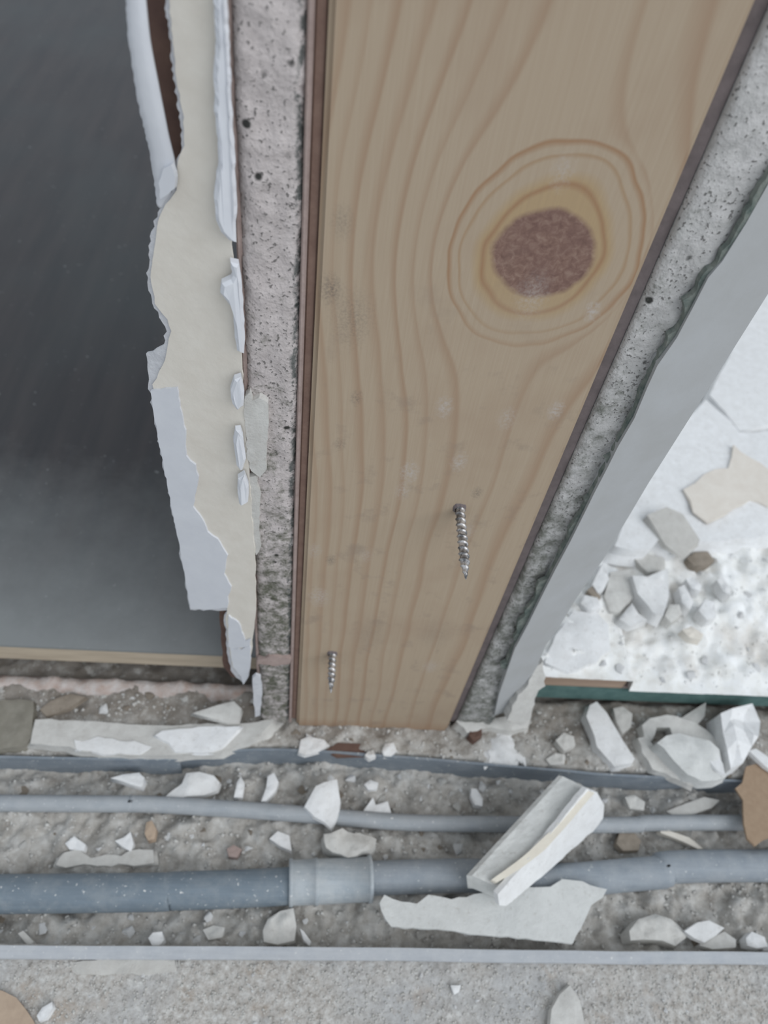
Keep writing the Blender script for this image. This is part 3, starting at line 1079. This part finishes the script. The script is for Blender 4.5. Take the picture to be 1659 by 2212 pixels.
# flat slab lying over the conduit
piece('plaster_slab', 'flat ragged grey-white plaster slab under the thick white offcut', 'plaster piece',
      [(820, 1950), (830, 1934), (868, 1946), (900, 1952), (925, 1934), (975, 1942), (1040, 1930), (1100, 1915), (1190, 1916), (1215, 1899), (1258, 1905), (1290, 1916), (1312, 1921), (1303, 1940), (1277, 1955),
       (1262, 1990), (1238, 2036), (1195, 2033), (1100, 2022), (1000, 2015), (960, 2008), (845, 2002), (832, 1985)], 0.0030, 0.0022, 'slab', 101, step=16, amp=2.0, rough=0.0003, spread=1.0)
# thick offcut: bar with torn facing
ob = empty('plasterboard_offcut', (0.1, -0.05, 0.006))
tag(ob, 'thick white plasterboard bar lying slantwise across the conduit and cable', 'plaster offcut')
zt = 0.0195
A = atz(1010, 1888, zt)
B = atz(1208, 1673, zt)
Cc = atz(1272, 1704, zt)
D = atz(1084, 1918, zt)
h = 0.0140
bm = bmesh.new()
NL, NW = 26, 8
rng = random.Random(17)
topv = []
for i in range(NL + 1):
    t = i / NL
    a = A.lerp(B, t)
    b = D.lerp(Cc, t)
    row = []
    for j in range(NW + 1):
        p = a.lerp(b, j / NW)
        w = 0.0007 * float(fbm(p.x * 240, p.y * 240, 5, 3))
        p = p + Vector((w if j == 0 else 0, w if j == 0 else 0, w * 1.2 - (0.0012 if j in (0, ) else 0)))
        row.append(p)
    topv.append(row)
V = [[bm.verts.new(p) for p in r] for r in topv]
for i in range(NL):
    for j in range(NW):
        bm.faces.new((V[i][j], V[i + 1][j], V[i + 1][j + 1], V[i][j + 1]))
per = [V[i][0] for i in range(NL + 1)] + V[NL][1:] + [V[i][NW] for i in range(NL - 1, -1, -1)] + V[0][NW - 1:0:-1]
side = (Cc - B).normalized()
low = [bm.verts.new(v.co + Vector((0, 0, -h)) + side * 0.0035) for v in per]
nn = len(per)
for k in range(nn):
    j = (k + 1) % nn
    bm.faces.new((per[k], per[j], low[j], low[k]))
bf = bm.faces.new(low[::-1])
bmesh.ops.triangulate(bm, faces=[bf])
local(from_bm('gypsum_bar', bm, 'slab', ob), ob)
# bright cut flank and loose paper ridge
fl_px = [(1075, 1932), (1180, 1812), (1268, 1703), (1290, 1712), (1306, 1738), (1303, 1768), (1280, 1796), (1180, 1885), (1092, 1958), (1078, 1956)]
e1 = (Cc - D).normalized()
up_ = Vector((0, 0, 1))
fn = e1.cross(up_).normalized()          # outward of the flank
fn = (fn * 0.9 + Vector((0, 0, 0.45))).normalized()
if fn.y > 0:
    fn = (-fn)
    fn.z = abs(fn.z)
local(plane_sheet('cut_flank', fl_px, (D + Cc) / 2 + fn * 0.0018, fn, 0.0022, 'white', ob, 14, 1.2, 33), ob)
local(plane_sheet('paper_flap', [(1062, 1900), (1130, 1850), (1190, 1795), (1240, 1738), (1266, 1708), (1284, 1712), (1230, 1778), (1180, 1832), (1130, 1872), (1072, 1906)],
                  (0, 0, zt + 0.0034), (0, 0, 1), 0.0026, 'ridge', ob, 16, 0.8, 34), ob)

# board offcut behind the channel, on the left
lb = piece('plasterboard_offcut', 'long flat grey-white plasterboard strip wedged behind the steel channel', 'plaster offcut',
           [(76, 1553), (110, 1553), (200, 1558), (350, 1566), (430, 1562), (520, 1562), (592, 1554), (562, 1588), (520, 1606), (470, 1624), (380, 1631), (300, 1630), (240, 1627), (165, 1620), (148, 1612), (66, 1606)],
           0.0005, 0.0055, 'greyg', 111, step=18, amp=1.6, tilt=(0, -0.05), rough=0.0007)
patch = chip_mesh('white_facing', [(335, 1588), (350, 1578), (400, 1572), (470, 1568), (520, 1568), (500, 1590), (478, 1618), (440, 1626), (380, 1622), (365, 1605)], 0.0050, 0.0022, 'white', lb, 112, step=14, amp=2, rough=0.0003)
patch.matrix_parent_inverse = Matrix.Translation(-lb.location)
patch = chip_mesh('white_facing', [(160, 1600), (210, 1592), (290, 1600), (330, 1612), (300, 1626), (240, 1628), (165, 1620)], 0.0050, 0.0018, 'white', lb, 113, step=14, amp=3, rough=0.0004)
patch.matrix_parent_inverse = Matrix.Translation(-lb.location)

PIECES = [
    # name, label, category, outline, base z (None: on the floor), thickness, material, kwargs
    ('plaster_shard', 'grey-green thin shard leaning on the long plasterboard strip', 'plaster piece', [(415, 1540), (470, 1522), (505, 1514), (522, 1530), (515, 1558), (490, 1560)], 0.0062, 0.0030, 'greyg', dict(tilt=(0, 0.2))),
    ('shaded_floor_lump', 'low dark lump painting in shaded floor at the end of the long plasterboard strip', 'rubble', [(-40, 1515), (40, 1508), (74, 1515), (70, 1590), (50, 1612), (-40, 1618)], 0.0, 0.0045, 'olive', dict(step=16, amp=2)),  # added dark lump, stands in for floor in shadow
    ('mortar_flake', 'rust-brown flake tucked under the mortar ridge', 'rubble', [(85, 1532), (110, 1512), (150, 1498), (185, 1506), (150, 1530), (100, 1546)], 0.0015, 0.0025, 'brownc', {}),
    ('plaster_shard', 'leaf-shaped white plaster shard lying against the pale cable', 'plaster piece', [(354, 1722), (372, 1706), (392, 1692), (402, 1668), (430, 1666), (462, 1674), (474, 1688), (468, 1706), (440, 1716), (405, 1720), (370, 1727)], -0.0095, 0.0042, 'white', dict(rough=0.0006, tilt=(0, .1))),
    ('plaster_shard', 'diamond-shaped white plaster shard resting over the pale cable', 'plaster piece', [(658, 1742), (682, 1698), (700, 1690), (728, 1684), (735, 1730), (730, 1760), (716, 1790), (700, 1775), (680, 1764)], -0.0035, 0.0030, 'white', dict(tilt=(0, .12))),
    ('plaster_shard', 'small pointed white shard with a dark shadow under it', 'plaster piece', [(238, 1680), (265, 1672), (300, 1668), (312, 1680), (306, 1700), (285, 1695), (262, 1686)], -0.0085, 0.0050, 'white', {}),
    ('plaster_sliver', 'narrow upright white sliver behind the cable, beside the leaf-shaped shard', 'plaster piece', [(505, 1722), (512, 1690), (520, 1676), (528, 1692), (524, 1722)], -0.0100, 0.0045, 'white', {}),
    ('plaster_sliver', 'curved white sliver behind the cable between two shards', 'plaster piece', [(564, 1732), (575, 1700), (578, 1676), (592, 1668), (602, 1688), (596, 1706), (588, 1716), (575, 1730)], -0.0100, 0.0045, 'white', {}),
    ('plaster_shard', 'white triangular shard behind the cable, beside the diamond-shaped one', 'plaster piece', [(784, 1752), (806, 1722), (812, 1738), (838, 1730), (845, 1755), (815, 1760)], -0.0100, 0.0042, 'white', {}),
    ('plaster_crumb', 'knobbly white crumb under the far flange above the triangular shard', 'rubble', [(786, 1694), (800, 1684), (818, 1690), (815, 1704), (796, 1706)], -0.0100, 0.0040, 'white', {}),
    ('plaster_crumb', 'pale oval crumb between channel and cable near the white bar', 'rubble', [(1018, 1702), (1030, 1704), (1044, 1724), (1042, 1742), (1026, 1738), (1018, 1720)], -0.0105, 0.0035, 'white', {}),
    ('plaster_shard', 'tapering grey-white chip standing below the green underlay', 'plaster piece', [(1266, 1548), (1275, 1522), (1290, 1514), (1312, 1538), (1345, 1596), (1372, 1638), (1366, 1648), (1340, 1652), (1328, 1655), (1308, 1632), (1290, 1612), (1284, 1588)], 0.0, 0.0060, 'white', dict(rough=0.0005)),
    ('plaster_chunk', 'faceted bright white chunk beside the brown cardboard', 'plaster piece', [(1552, 1545), (1580, 1532), (1625, 1520), (1652, 1552), (1640, 1590), (1625, 1612), (1605, 1648), (1580, 1660), (1566, 1625), (1556, 1590)], 0.0, 0.0120, 'white', dict(rough=0.0028, flat=True)),
    ('plaster_sliver', 'straight white stick pointing at the brown cardboard', 'plaster piece', [(1620, 1622), (1634, 1616), (1700, 1660), (1700, 1682), (1655, 1655)], 0.0055, 0.0030, 'white', {}),
    ('plaster_shard', 'stubby grey chip right beside the tapering chip', 'plaster piece', [(1325, 1530), (1345, 1526), (1366, 1542), (1364, 1570), (1346, 1584), (1332, 1560)], 0.0, 0.0040, 'greyg', {}),
    ('plaster_shard', 'dim grey triangular shard under the green underlay', 'plaster piece', [(1470, 1552), (1526, 1516), (1522, 1548), (1505, 1568)], 0.001, 0.0040, 'greyg', {}),
    ('cardboard_scrap', 'ragged brown cardboard scrap leaning over the trench', 'cardboard', [(1588, 1702), (1604, 1690), (1612, 1655), (1640, 1648), (1720, 1690), (1720, 1790), (1650, 1815), (1632, 1828), (1614, 1812), (1608, 1780), (1606, 1728)], 0.0035, 0.0012, 'card', dict(rough=0.0001, spread=1.0, step=20, amp=1.5)),
    ('plaster_curl', 'thin curved pale curl on the trench floor beside the pale cable', 'paper scrap', [(1425, 1790), (1452, 1796), (1490, 1808), (1520, 1832), (1508, 1834), (1478, 1818), (1448, 1806), (1428, 1800)], -0.0100, 0.0030, 'cream', {}),
    ('mortar_flake', 'brownish lump between cable and conduit near the white bar', 'rubble', [(1332, 1822), (1340, 1794), (1362, 1788), (1385, 1815), (1380, 1836), (1345, 1838)], -0.0105, 0.0035, 'brownc', {}),
    ('paper_scrap', 'dirty curled paper scrap above the pale cable below the crumpled chunk', 'paper scrap', [(1440, 1752), (1480, 1736), (1520, 1722), (1556, 1728), (1538, 1744), (1500, 1758), (1460, 1764)], -0.0095, 0.0030, 'greyg', {}),
    ('plaster_crumb', 'rounded grey crumb above the cable beside the white bar', 'rubble', [(1350, 1722), (1372, 1716), (1394, 1732), (1392, 1750), (1362, 1746)], -0.0105, 0.0040, 'greyg', {}),
    ('mortar_flake', 'orange-brown crumb standing under the pale cable', 'rubble', [(312, 1800), (316, 1776), (328, 1772), (338, 1792), (334, 1812), (320, 1816)], -0.0105, 0.0035, 'tan', {}),
    ('paper_scrap', 'long torn white paper scrap lying above the thick conduit', 'paper scrap', [(118, 1866), (138, 1840), (165, 1836), (195, 1850), (260, 1846), (300, 1834), (330, 1836), (332, 1862), (290, 1870), (240, 1868), (180, 1866), (140, 1870)], -0.0095, 0.0030, 'greyg', dict(step=14, amp=3, rough=0.0008)),
    ('plaster_crumb', 'bright angular crumb beside the long torn paper scrap', 'rubble', [(248, 1816), (266, 1808), (282, 1796), (288, 1822), (282, 1838), (264, 1828)], -0.0100, 0.0045, 'white', {}),
    ('plaster_shard', 'flat pale flake behind the long torn paper scrap', 'plaster piece', [(140, 1822), (160, 1806), (185, 1824), (182, 1838), (150, 1834)], -0.0100, 0.0030, 'white', {}),
    ('plaster_shard', 'jagged pale flake just behind the conduit collar', 'plaster piece', [(582, 1812), (600, 1796), (625, 1804), (630, 1838), (605, 1828)], -0.0095, 0.0035, 'white', {}),
    ('plaster_crumb', 'pinkish crumb behind the conduit, before the collar', 'rubble', [(490, 1832), (505, 1824), (522, 1834), (512, 1852), (494, 1850)], -0.0100, 0.0035, 'liner', {}),
    ('plaster_crust_piece', 'crumbly plaster cake covering the top of the conduit collar', 'rubble', [(700, 1802), (740, 1790), (790, 1800), (815, 1812), (800, 1836), (770, 1850), (735, 1846), (705, 1830)], -0.0075, 0.0090, 'greyg', dict(step=12, amp=4, rough=0.0012)),
    ('plaster_chunk', 'angular dirty chunk against the near flange below the collar', 'plaster piece', [(568, 2010), (578, 1985), (605, 1968), (634, 1962), (640, 2000), (636, 2030), (600, 2040), (570, 2034)], -0.0105, 0.0060, 'greyg', dict(rough=0.0012)),
    ('plaster_sliver', 'tiny white sliver standing in the trench below the collar', 'plaster piece', [(648, 2006), (656, 2012), (672, 2034), (668, 2042), (656, 2030)], -0.0095, 0.0050, 'white', {}),
    ('plaster_crumb', 'rounded white pebble at the near edge of the trench', 'rubble', [(320, 2026), (330, 2014), (350, 2012), (354, 2030), (344, 2042), (328, 2042)], -0.0085, 0.0060, 'white', {}),
    ('plaster_shard', 'pale flake beside the rounded white pebble in the trench', 'plaster piece', [(438, 2008), (460, 1998), (486, 2004), (480, 2024), (450, 2030)], -0.0100, 0.0040, 'greyg', {}),
    ('plaster_sliver', 'thin pale sliver sticking up at the near flange', 'plaster piece', [(38, 2016), (50, 2010), (72, 2034), (66, 2044), (54, 2036)], -0.0085, 0.0055, 'greyg', {}),
    ('plaster_chunk', 'grey-brown folded lump against the near flange beside the flat slab', 'plaster piece', [(1358, 2012), (1380, 1985), (1420, 1972), (1452, 1984), (1482, 2006), (1486, 2024), (1462, 2042), (1430, 2032), (1390, 2030), (1362, 2032)], -0.0095, 0.0075, 'greyg', dict(rough=0.0012)),
    ('plaster_shard', 'clean white lozenge flake beside the folded lump', 'plaster piece', [(1478, 2012), (1508, 1992), (1532, 1988), (1566, 2004), (1548, 2020), (1522, 2036), (1500, 2026)], -0.0040, 0.0025, 'white', dict(rough=0.0002)),
    ('plaster_shard', 'dull grey flake below the white lozenge flake', 'plaster piece', [(1510, 2042), (1535, 2026), (1566, 2012), (1590, 2030), (1590, 2046), (1540, 2050)], -0.0080, 0.0035, 'greyg', {}),
    ('plaster_crumb', 'pale rounded crumb at the near flange beside the lozenge flake', 'rubble', [(1612, 2026), (1626, 2012), (1652, 2024), (1660, 2044), (1636, 2048), (1616, 2042)], -0.0085, 0.0060, 'white', {}),
    ('plaster_shard', 'grey pointed shard with pale edges on the front floor', 'plaster piece', [(1188, 2222), (1192, 2180), (1210, 2148), (1232, 2128), (1252, 2160), (1262, 2200), (1264, 2240), (1200, 2250)], 0.0, 0.0035, 'greyg', dict(rough=0.0003)),
    ('plaster_crumb', 'tiny white triangular crumb on the front floor', 'rubble', [(974, 2128), (996, 2128), (992, 2142), (982, 2148)], 0.0, 0.0020, 'white', {}),
    ('plaster_shard', 'narrow white shard beside the tan paper on the front floor', 'plaster piece', [(78, 2194), (90, 2176), (112, 2164), (114, 2178), (100, 2200), (84, 2206)], 0.0, 0.0035, 'white', {}),
    ('paper_sheet', 'tan paper scrap with a rounded edge on the front floor', 'paper scrap', [(-40, 2130), (5, 2140), (35, 2155), (55, 2180), (72, 2205), (90, 2250), (-40, 2250)], 0.0005, 0.0012, 'tan', dict(rough=0.0001, spread=1.0)),
    ('plaster_shard', 'dusty rectangular flake pressed flat along the front floor edge', 'plaster piece', [(150, 2078), (250, 2070), (378, 2072), (378, 2098), (300, 2104), (170, 2104)], -0.0003, 0.0009, 'greyg', dict(rough=0.0003, step=14, amp=2)),
    ('plaster_shard', 'white flake in the dirt at the foot of the pine stud', 'plaster piece', [(645, 1625), (650, 1596), (668, 1590), (700, 1596), (712, 1608), (690, 1622), (660, 1630)], 0.0, 0.0030, 'white', dict(rough=0.0007)),
    ('plaster_crumb', 'rounded pale crumb in the dirt below the pine stud', 'rubble', [(825, 1622), (832, 1606), (850, 1604), (858, 1620), (846, 1632), (830, 1632)], 0.0, 0.0035, 'white', {}),
    ('plaster_crumb', 'small pale crumb beside the rounded crumb below the stud', 'rubble', [(788, 1632), (796, 1620), (808, 1622), (812, 1634), (798, 1640)], 0.0, 0.0030, 'white', {}),
    ('mortar_flake', 'flat dark-brown wood splinter in the dirt below the stud', 'rubble', [(705, 1620), (730, 1604), (790, 1606), (815, 1618), (790, 1632), (730, 1634)], 0.0, 0.0016, 'kraft', {}),
    ('plaster_crumb', 'powdery white heap spilling onto the far flange', 'rubble', [(1055, 1650), (1062, 1600), (1085, 1585), (1110, 1600), (1122, 1632), (1124, 1642), (1080, 1644)], 0.0, 0.0012, 'white', dict(step=8, amp=5, rough=0.0006, dome=0.0022, spread=1.25)),
    ('plaster_crumb', 'lumpy pale crumb between the powder heap and the tapering chip', 'rubble', [(1200, 1600), (1218, 1582), (1240, 1590), (1244, 1610), (1220, 1622)], 0.0, 0.0040, 'greyg', {}),
    ('plaster_crumb', 'low pale crumb on the far flange behind the white bar', 'rubble', [(1180, 1640), (1200, 1626), (1222, 1630), (1220, 1650), (1190, 1652)], 0.0, 0.0030, 'greyg', {}),
    ('mortar_flake', 'rusty dark lump at the corner of the pine stud', 'rubble', [(1012, 1588), (1024, 1562), (1040, 1566), (1042, 1588), (1026, 1600)], 0.0, 0.0055, 'kraft', {}),
]
for i, (nm, lb_, ct, px, zb, th, mt, kw) in enumerate(PIECES):
    piece(nm, lb_, ct, px, zb, th, mt, 200 + i, **kw)

# crumpled chunk: three loosening layers round a dark hollow
ck = piece('plaster_chunk', 'large crumpled layered plaster chunk with a dark hollow', 'plaster piece',
           [(1388, 1566), (1404, 1550), (1440, 1545), (1480, 1553), (1515, 1566), (1540, 1588), (1552, 1612), (1540, 1640), (1500, 1628), (1462, 1602), (1448, 1572), (1420, 1572), (1408, 1600), (1392, 1598)],
           0.0005, 0.0065, 'greyg', 301, step=14, amp=2, rough=0.0008)
for nm_, px_, zb_, th_, mt_, kw_ in [
        ('lower_layer', [(1380, 1592), (1398, 1590), (1412, 1612), (1440, 1632), (1470, 1660), (1498, 1698), (1470, 1686), (1440, 1668), (1412, 1660), (1390, 1626)], 0.001, 0.0060, 'greyg', dict(rough=0.0005, tilt=(0, .12), step=14, amp=2)),
        ('upper_layer', [(1418, 1606), (1440, 1590), (1470, 1582), (1500, 1590), (1532, 1602), (1552, 1620), (1562, 1648), (1568, 1678), (1545, 1688), (1515, 1690), (1484, 1674), (1455, 1644)], 0.004, 0.0085, 'slab', dict(rough=0.0012, tilt=(-.08, .18), step=16, amp=2)),
        ('bright_flake', [(1522, 1618), (1545, 1622), (1562, 1650), (1566, 1674), (1548, 1662), (1530, 1640)], 0.0115, 0.0018, 'white', dict(rough=0.0002))]:
    q = chip_mesh(nm_, px_, zb_, th_, mt_, ck, 310, **kw_)
    q.matrix_parent_inverse = Matrix.Translation(-ck.location)

# ---- big broken pieces on the white floor
RB = 0.026
FLOORR = [
    ('plaster_slab', 'broad white plaster slab with a tan torn patch on the dusty floor', 'plaster piece',
     [(1330, 1178), (1365, 1189), (1404, 1183), (1426, 1162), (1450, 1180), (1490, 1170), (1560, 1165), (1700, 1150), (1800, 900), (1600, 930), (1530, 860), (1440, 960), (1380, 1060)], RB, 0.010, 'white', dict(step=30, amp=4, rough=0.0012)),
    ('plaster_slab', 'white plaster slab split from its neighbour by a thin crack', 'plaster piece',
     [(1534, 852), (1602, 922), (1800, 885), (1800, 640), (1700, 560), (1640, 640)], RB, 0.011, 'white', dict(step=40, amp=4, rough=0.0010)),
    ('plaster_shard', 'grey tilted shard leaning at the edge of the broad slab', 'plaster piece', [(1398, 1112), (1440, 1094), (1476, 1110), (1512, 1165), (1474, 1204), (1436, 1176), (1415, 1140)], RB + 0.009, 0.004, 'greyg', dict(tilt=(0.05, 0.35), rough=0.0003)),
    ('plaster_chunk', 'pointed white chunk with clean faces in the rubble', 'plaster piece', [(1366, 1242), (1400, 1244), (1442, 1228), (1448, 1285), (1432, 1330), (1412, 1322), (1396, 1300), (1378, 1282)], RB, 0.009, 'white', dict(rough=0.0010)),
    ('plaster_shard', 'grey flat shard between wall foot and pointed chunk', 'plaster piece', [(1305, 1290), (1320, 1235), (1362, 1230), (1368, 1290), (1340, 1320), (1320, 1318)], RB, 0.0050, 'greyg', {}),
    ('plaster_shard', 'narrow white fragment leaning at the foot of the grey plaster skin', 'plaster piece', [(1280, 1262), (1304, 1212), (1316, 1250), (1306, 1272), (1292, 1282)], RB, 0.0070, 'white', {}),
    ('mortar_flake', 'reddish-brown flake at the foot of the grey plaster skin', 'rubble', [(1268, 1276), (1282, 1264), (1298, 1290), (1286, 1296)], RB, 0.0060, 'brownc', {}),
    ('plaster_chunk', 'squarish white chunk touching the grey plaster skin', 'plaster piece', [(1255, 1302), (1264, 1284), (1292, 1290), (1300, 1312), (1278, 1318)], RB, 0.0070, 'white', {}),
    ('plaster_shard', 'white kite-shaped shard before the pointed chunk', 'plaster piece', [(1338, 1336), (1366, 1302), (1380, 1326), (1398, 1340), (1362, 1352)], RB, 0.0050, 'white', {}),
    ('plaster_shard', 'slim upright white flake among the rubble chunks', 'plaster piece', [(1466, 1268), (1480, 1262), (1498, 1300), (1492, 1316), (1474, 1300)], RB, 0.0070, 'white', {}),
    ('plaster_shard', 'oval white flake behind the slim upright flake', 'plaster piece', [(1482, 1250), (1494, 1244), (1516, 1264), (1514, 1276), (1494, 1270)], RB, 0.0065, 'white', {}),
    ('plaster_shard', 'tilted white flake away from the other rubble', 'plaster piece', [(1548, 1252), (1560, 1246), (1580, 1272), (1578, 1288), (1562, 1276)], RB, 0.0065, 'white', {}),
    ('plaster_chunk', 'rounded white lump before the tilted flake', 'plaster piece', [(1510, 1318), (1524, 1294), (1544, 1300), (1548, 1332), (1528, 1338)], RB, 0.0070, 'white', {}),
    ('plaster_chunk', 'domed grey crumb with a pale rib beside the pointed chunk', 'rubble', [(1436, 1330), (1448, 1305), (1468, 1306), (1474, 1325), (1450, 1345)], RB, 0.0060, 'greyg', {}),
    ('plaster_chunk', 'dark grey rounded stone at the edge of the broad slab', 'rubble', [(1484, 1206), (1500, 1192), (1530, 1190), (1546, 1208), (1525, 1222), (1500, 1222)], RB - 0.002, 0.0070, 'brownc', {}),
    ('plaster_shard', 'beige flake poking from under the broad slab', 'plaster piece', [(1370, 1205), (1400, 1196), (1436, 1206), (1438, 1230), (1400, 1234), (1385, 1222)], RB - 0.002, 0.0060, 'greyg', {}),
    ('plaster_slab', 'smooth white slab at the foot of the grey plaster skin, before the chunk', 'plaster piece', [(1180, 1430), (1200, 1370), (1240, 1320), (1290, 1322), (1315, 1350), (1318, 1400), (1290, 1430), (1230, 1446)], RB - 0.001, 0.0050, 'white', dict(step=20, amp=3, rough=0.0010)),
    ('plaster_shard', 'long beige-edged flake in the dust before the lump', 'plaster piece', [(1474, 1360), (1495, 1352), (1520, 1370), (1515, 1382), (1490, 1376)], RB, 0.0050, 'cream', {}),
]
for i, (nm, lb_, ct, px, zb, th, mt, kw) in enumerate(FLOORR):
    o = piece(nm, lb_, ct, px, zb, th, mt, 400 + i, **kw)
    if i == 0:
        t = chip_mesh('torn_patch', [(1478, 1060), (1520, 1022), (1570, 1010), (1585, 960), (1640, 1000), (1700, 1030), (1700, 1100), (1620, 1075), (1570, 1110), (1530, 1130), (1500, 1105)], RB + 0.0105, 0.0016, 'palecream', o, 450, step=20, amp=4, rough=0.0002, spread=1.0)
        t.matrix_parent_inverse = Matrix.Translation(-o.location)


# ---- scattered countable crumbs
def rock_mesh(name, seed, flat):
    rng = random.Random(seed)
    bm = bmesh.new()
    for _ in range(11):
        v = Vector((rng.gauss(0, 1), rng.gauss(0, 1), rng.gauss(0, 1))).normalized()
        bm.verts.new((v.x * rng.uniform(.7, 1.1), v.y * rng.uniform(.6, .95), v.z * flat))
    bmesh.ops.convex_hull(bm, input=bm.verts)
    loose = [v for v in bm.verts if not v.link_faces]
    bmesh.ops.delete(bm, geom=loose, context='VERTS')
    zmin = min(v.co.z for v in bm.verts)
    for v in bm.verts:
        v.co.z -= zmin
    bmesh.ops.recalc_face_normals(bm, faces=bm.faces)
    me = bpy.data.meshes.new(name)
    bm.to_mesh(me)
    bm.free()
    return me


ROCKS = [rock_mesh('crumb', 500 + i, f) for i, f in enumerate((.35, .5, .3, .6, .45, .25))]
for m in ROCKS:
    m.materials.append(MT['white'])


def scatter_things(count, ru, rv, hfun, smin, smax, label, group, seed, mats):
    rng = random.Random(seed)
    done = 0
    placed = []
    tries = 0
    while done < count and tries < count * 40:
        tries += 1
        x, y = rng.uniform(*ru), rng.uniform(*rv)
        s = smin + (smax - smin) * rng.random() ** 2
        if not hfun(x, y, None):
            continue
        if any((x - a) ** 2 + (y - b) ** 2 < (s + c) ** 2 for a, b, c in placed):
            continue
        placed.append((x, y, s))
        o = bpy.data.objects.new('plaster_crumb', ROCKS[rng.randrange(len(ROCKS))])
        COL.objects.link(o)
        o.material_slots[0].link = 'OBJECT'
        o.material_slots[0].material = MT[rng.choice(mats)]
        o.location = (x, y, hfun(x, y, 1) - s * 0.12)
        o.rotation_euler = (rng.uniform(-.25, .25), rng.uniform(-.25, .25), rng.uniform(0, 6.28))
        o.scale = (s, s, s)
        tag(o, label, 'rubble', group)
        done += 1


def in_trench(x, y, q):
    if q:
        return fz(x, y)
    if not (NEAR_Y + 0.003 < y < fary(x) - 0.003):
        return False
    return not (-0.078 < y < -0.054) and not (-0.043 < y < -0.031)


def on_back(x, y, q):
    if q:
        return fz(x, y)
    if not (fary(x) + 0.002 < y < 0.013):
        return False
    return not (y > -0.004 and -0.02 < x < 0.098) and not (x < -0.005 and -0.013 < y < 0.003)


def on_front(x, y, q):
    return fz(x, y) if q else y < NEAR_Y - 0.006


def on_right(x, y, q):
    return float(rfloor_h(x, y)) if q else (x > 0.108 and y > 0.022)


scatter_things(130, (-0.125, 0.215), (-0.092, -0.014), in_trench, 0.0010, 0.0034, 'small dusty plaster crumb lying loose on the trench floor', 'crumbs on the trench floor', 1, ['greyg', 'white', 'white', 'white', 'brownc'])
scatter_things(70, (-0.135, 0.225), (-0.020, 0.013), on_back, 0.0010, 0.0032, 'small plaster crumb in the dirt between channel and floor boards', 'crumbs beside the channel', 2, ['greyg', 'white', 'brownc'])
scatter_things(80, (-0.10, 0.20), (-0.122, -0.096), on_front, 0.0006, 0.0014, 'tiny pale crumb on the bare front floor', 'crumbs on the front floor', 3, ['white', 'greyg'])
scatter_things(90, (0.108, 0.30), (0.022, 0.16), on_right, 0.0012, 0.0034, 'small white plaster crumb in the bright dusty rubble', 'crumbs on the white floor', 4, ['white', 'white', 'white', 'greyg'])


# ---- grit nobody could count
def grit(name, label, count, ru, rv, hfun, smin, smax, mat, seed, parent):
    rng = np.random.default_rng(seed)
    base = np.array([(1, 0, 0), (-.5, .87, 0), (-.5, -.87, 0), (0, 0, 1), (0, 0, -.6)], float)
    tri = np.array([(0, 1, 3), (1, 2, 3), (2, 0, 3), (1, 0, 4), (2, 1, 4), (0, 2, 4)])
    X = rng.uniform(*ru, count)
    Y = rng.uniform(*rv, count)
    Zh = hfun(X, Y)
    s = smin + (smax - smin) * rng.random(count) ** 3
    a = rng.uniform(0, 6.28, count)
    sh = rng.uniform(.6, 1.4, (count, 5, 3))
    V = base[None] * sh
    ca, sa = np.cos(a)[:, None], np.sin(a)[:, None]
    x = V[..., 0] * ca - V[..., 1] * sa
    y = V[..., 0] * sa + V[..., 1] * ca
    co = np.stack([x, y, V[..., 2] * 0.7], -1) * s[:, None, None] + np.stack([X, Y, Zh], -1)[:, None]
    F = (tri[None] + (np.arange(count) * 5)[:, None, None]).reshape(-1, 3)
    me = bpy.data.meshes.new(name)
    me.vertices.add(count * 5)
    me.vertices.foreach_set('co', co.ravel())
    me.loops.add(F.size)
    me.loops.foreach_set('vertex_index', F.ravel())
    me.polygons.add(len(F))
    me.polygons.foreach_set('loop_start', np.arange(len(F)) * 3)
    me.polygons.foreach_set('loop_total', np.full(len(F), 3))
    me.update()
    me.validate()
    o = link(name, me, mat, parent)
    o.matrix_parent_inverse = Matrix.Translation(-Vector(parent.location))
    tag(o, label, kind='stuff')
    return o


grit('plaster_grit', 'fine pale plaster grit strewn in and behind the trench', 9000, (-0.17, 0.26), (-0.089, 0.012), floor_h, 0.0002, 0.0015, 'greyg', 1, fl)
grit('sand_grit', 'fine sandy grit covering the front floor', 14000, (-0.16, 0.24), (-0.135, -0.0955), floor_h, 0.0002, 0.0009, 'greyg', 2, fl)
grit('plaster_powder', 'coarse white plaster powder over the bright floor', 6000, (0.106, 0.36), (0.020, 0.24), rfloor_h, 0.0003, 0.0012, 'dust', 3, rf)
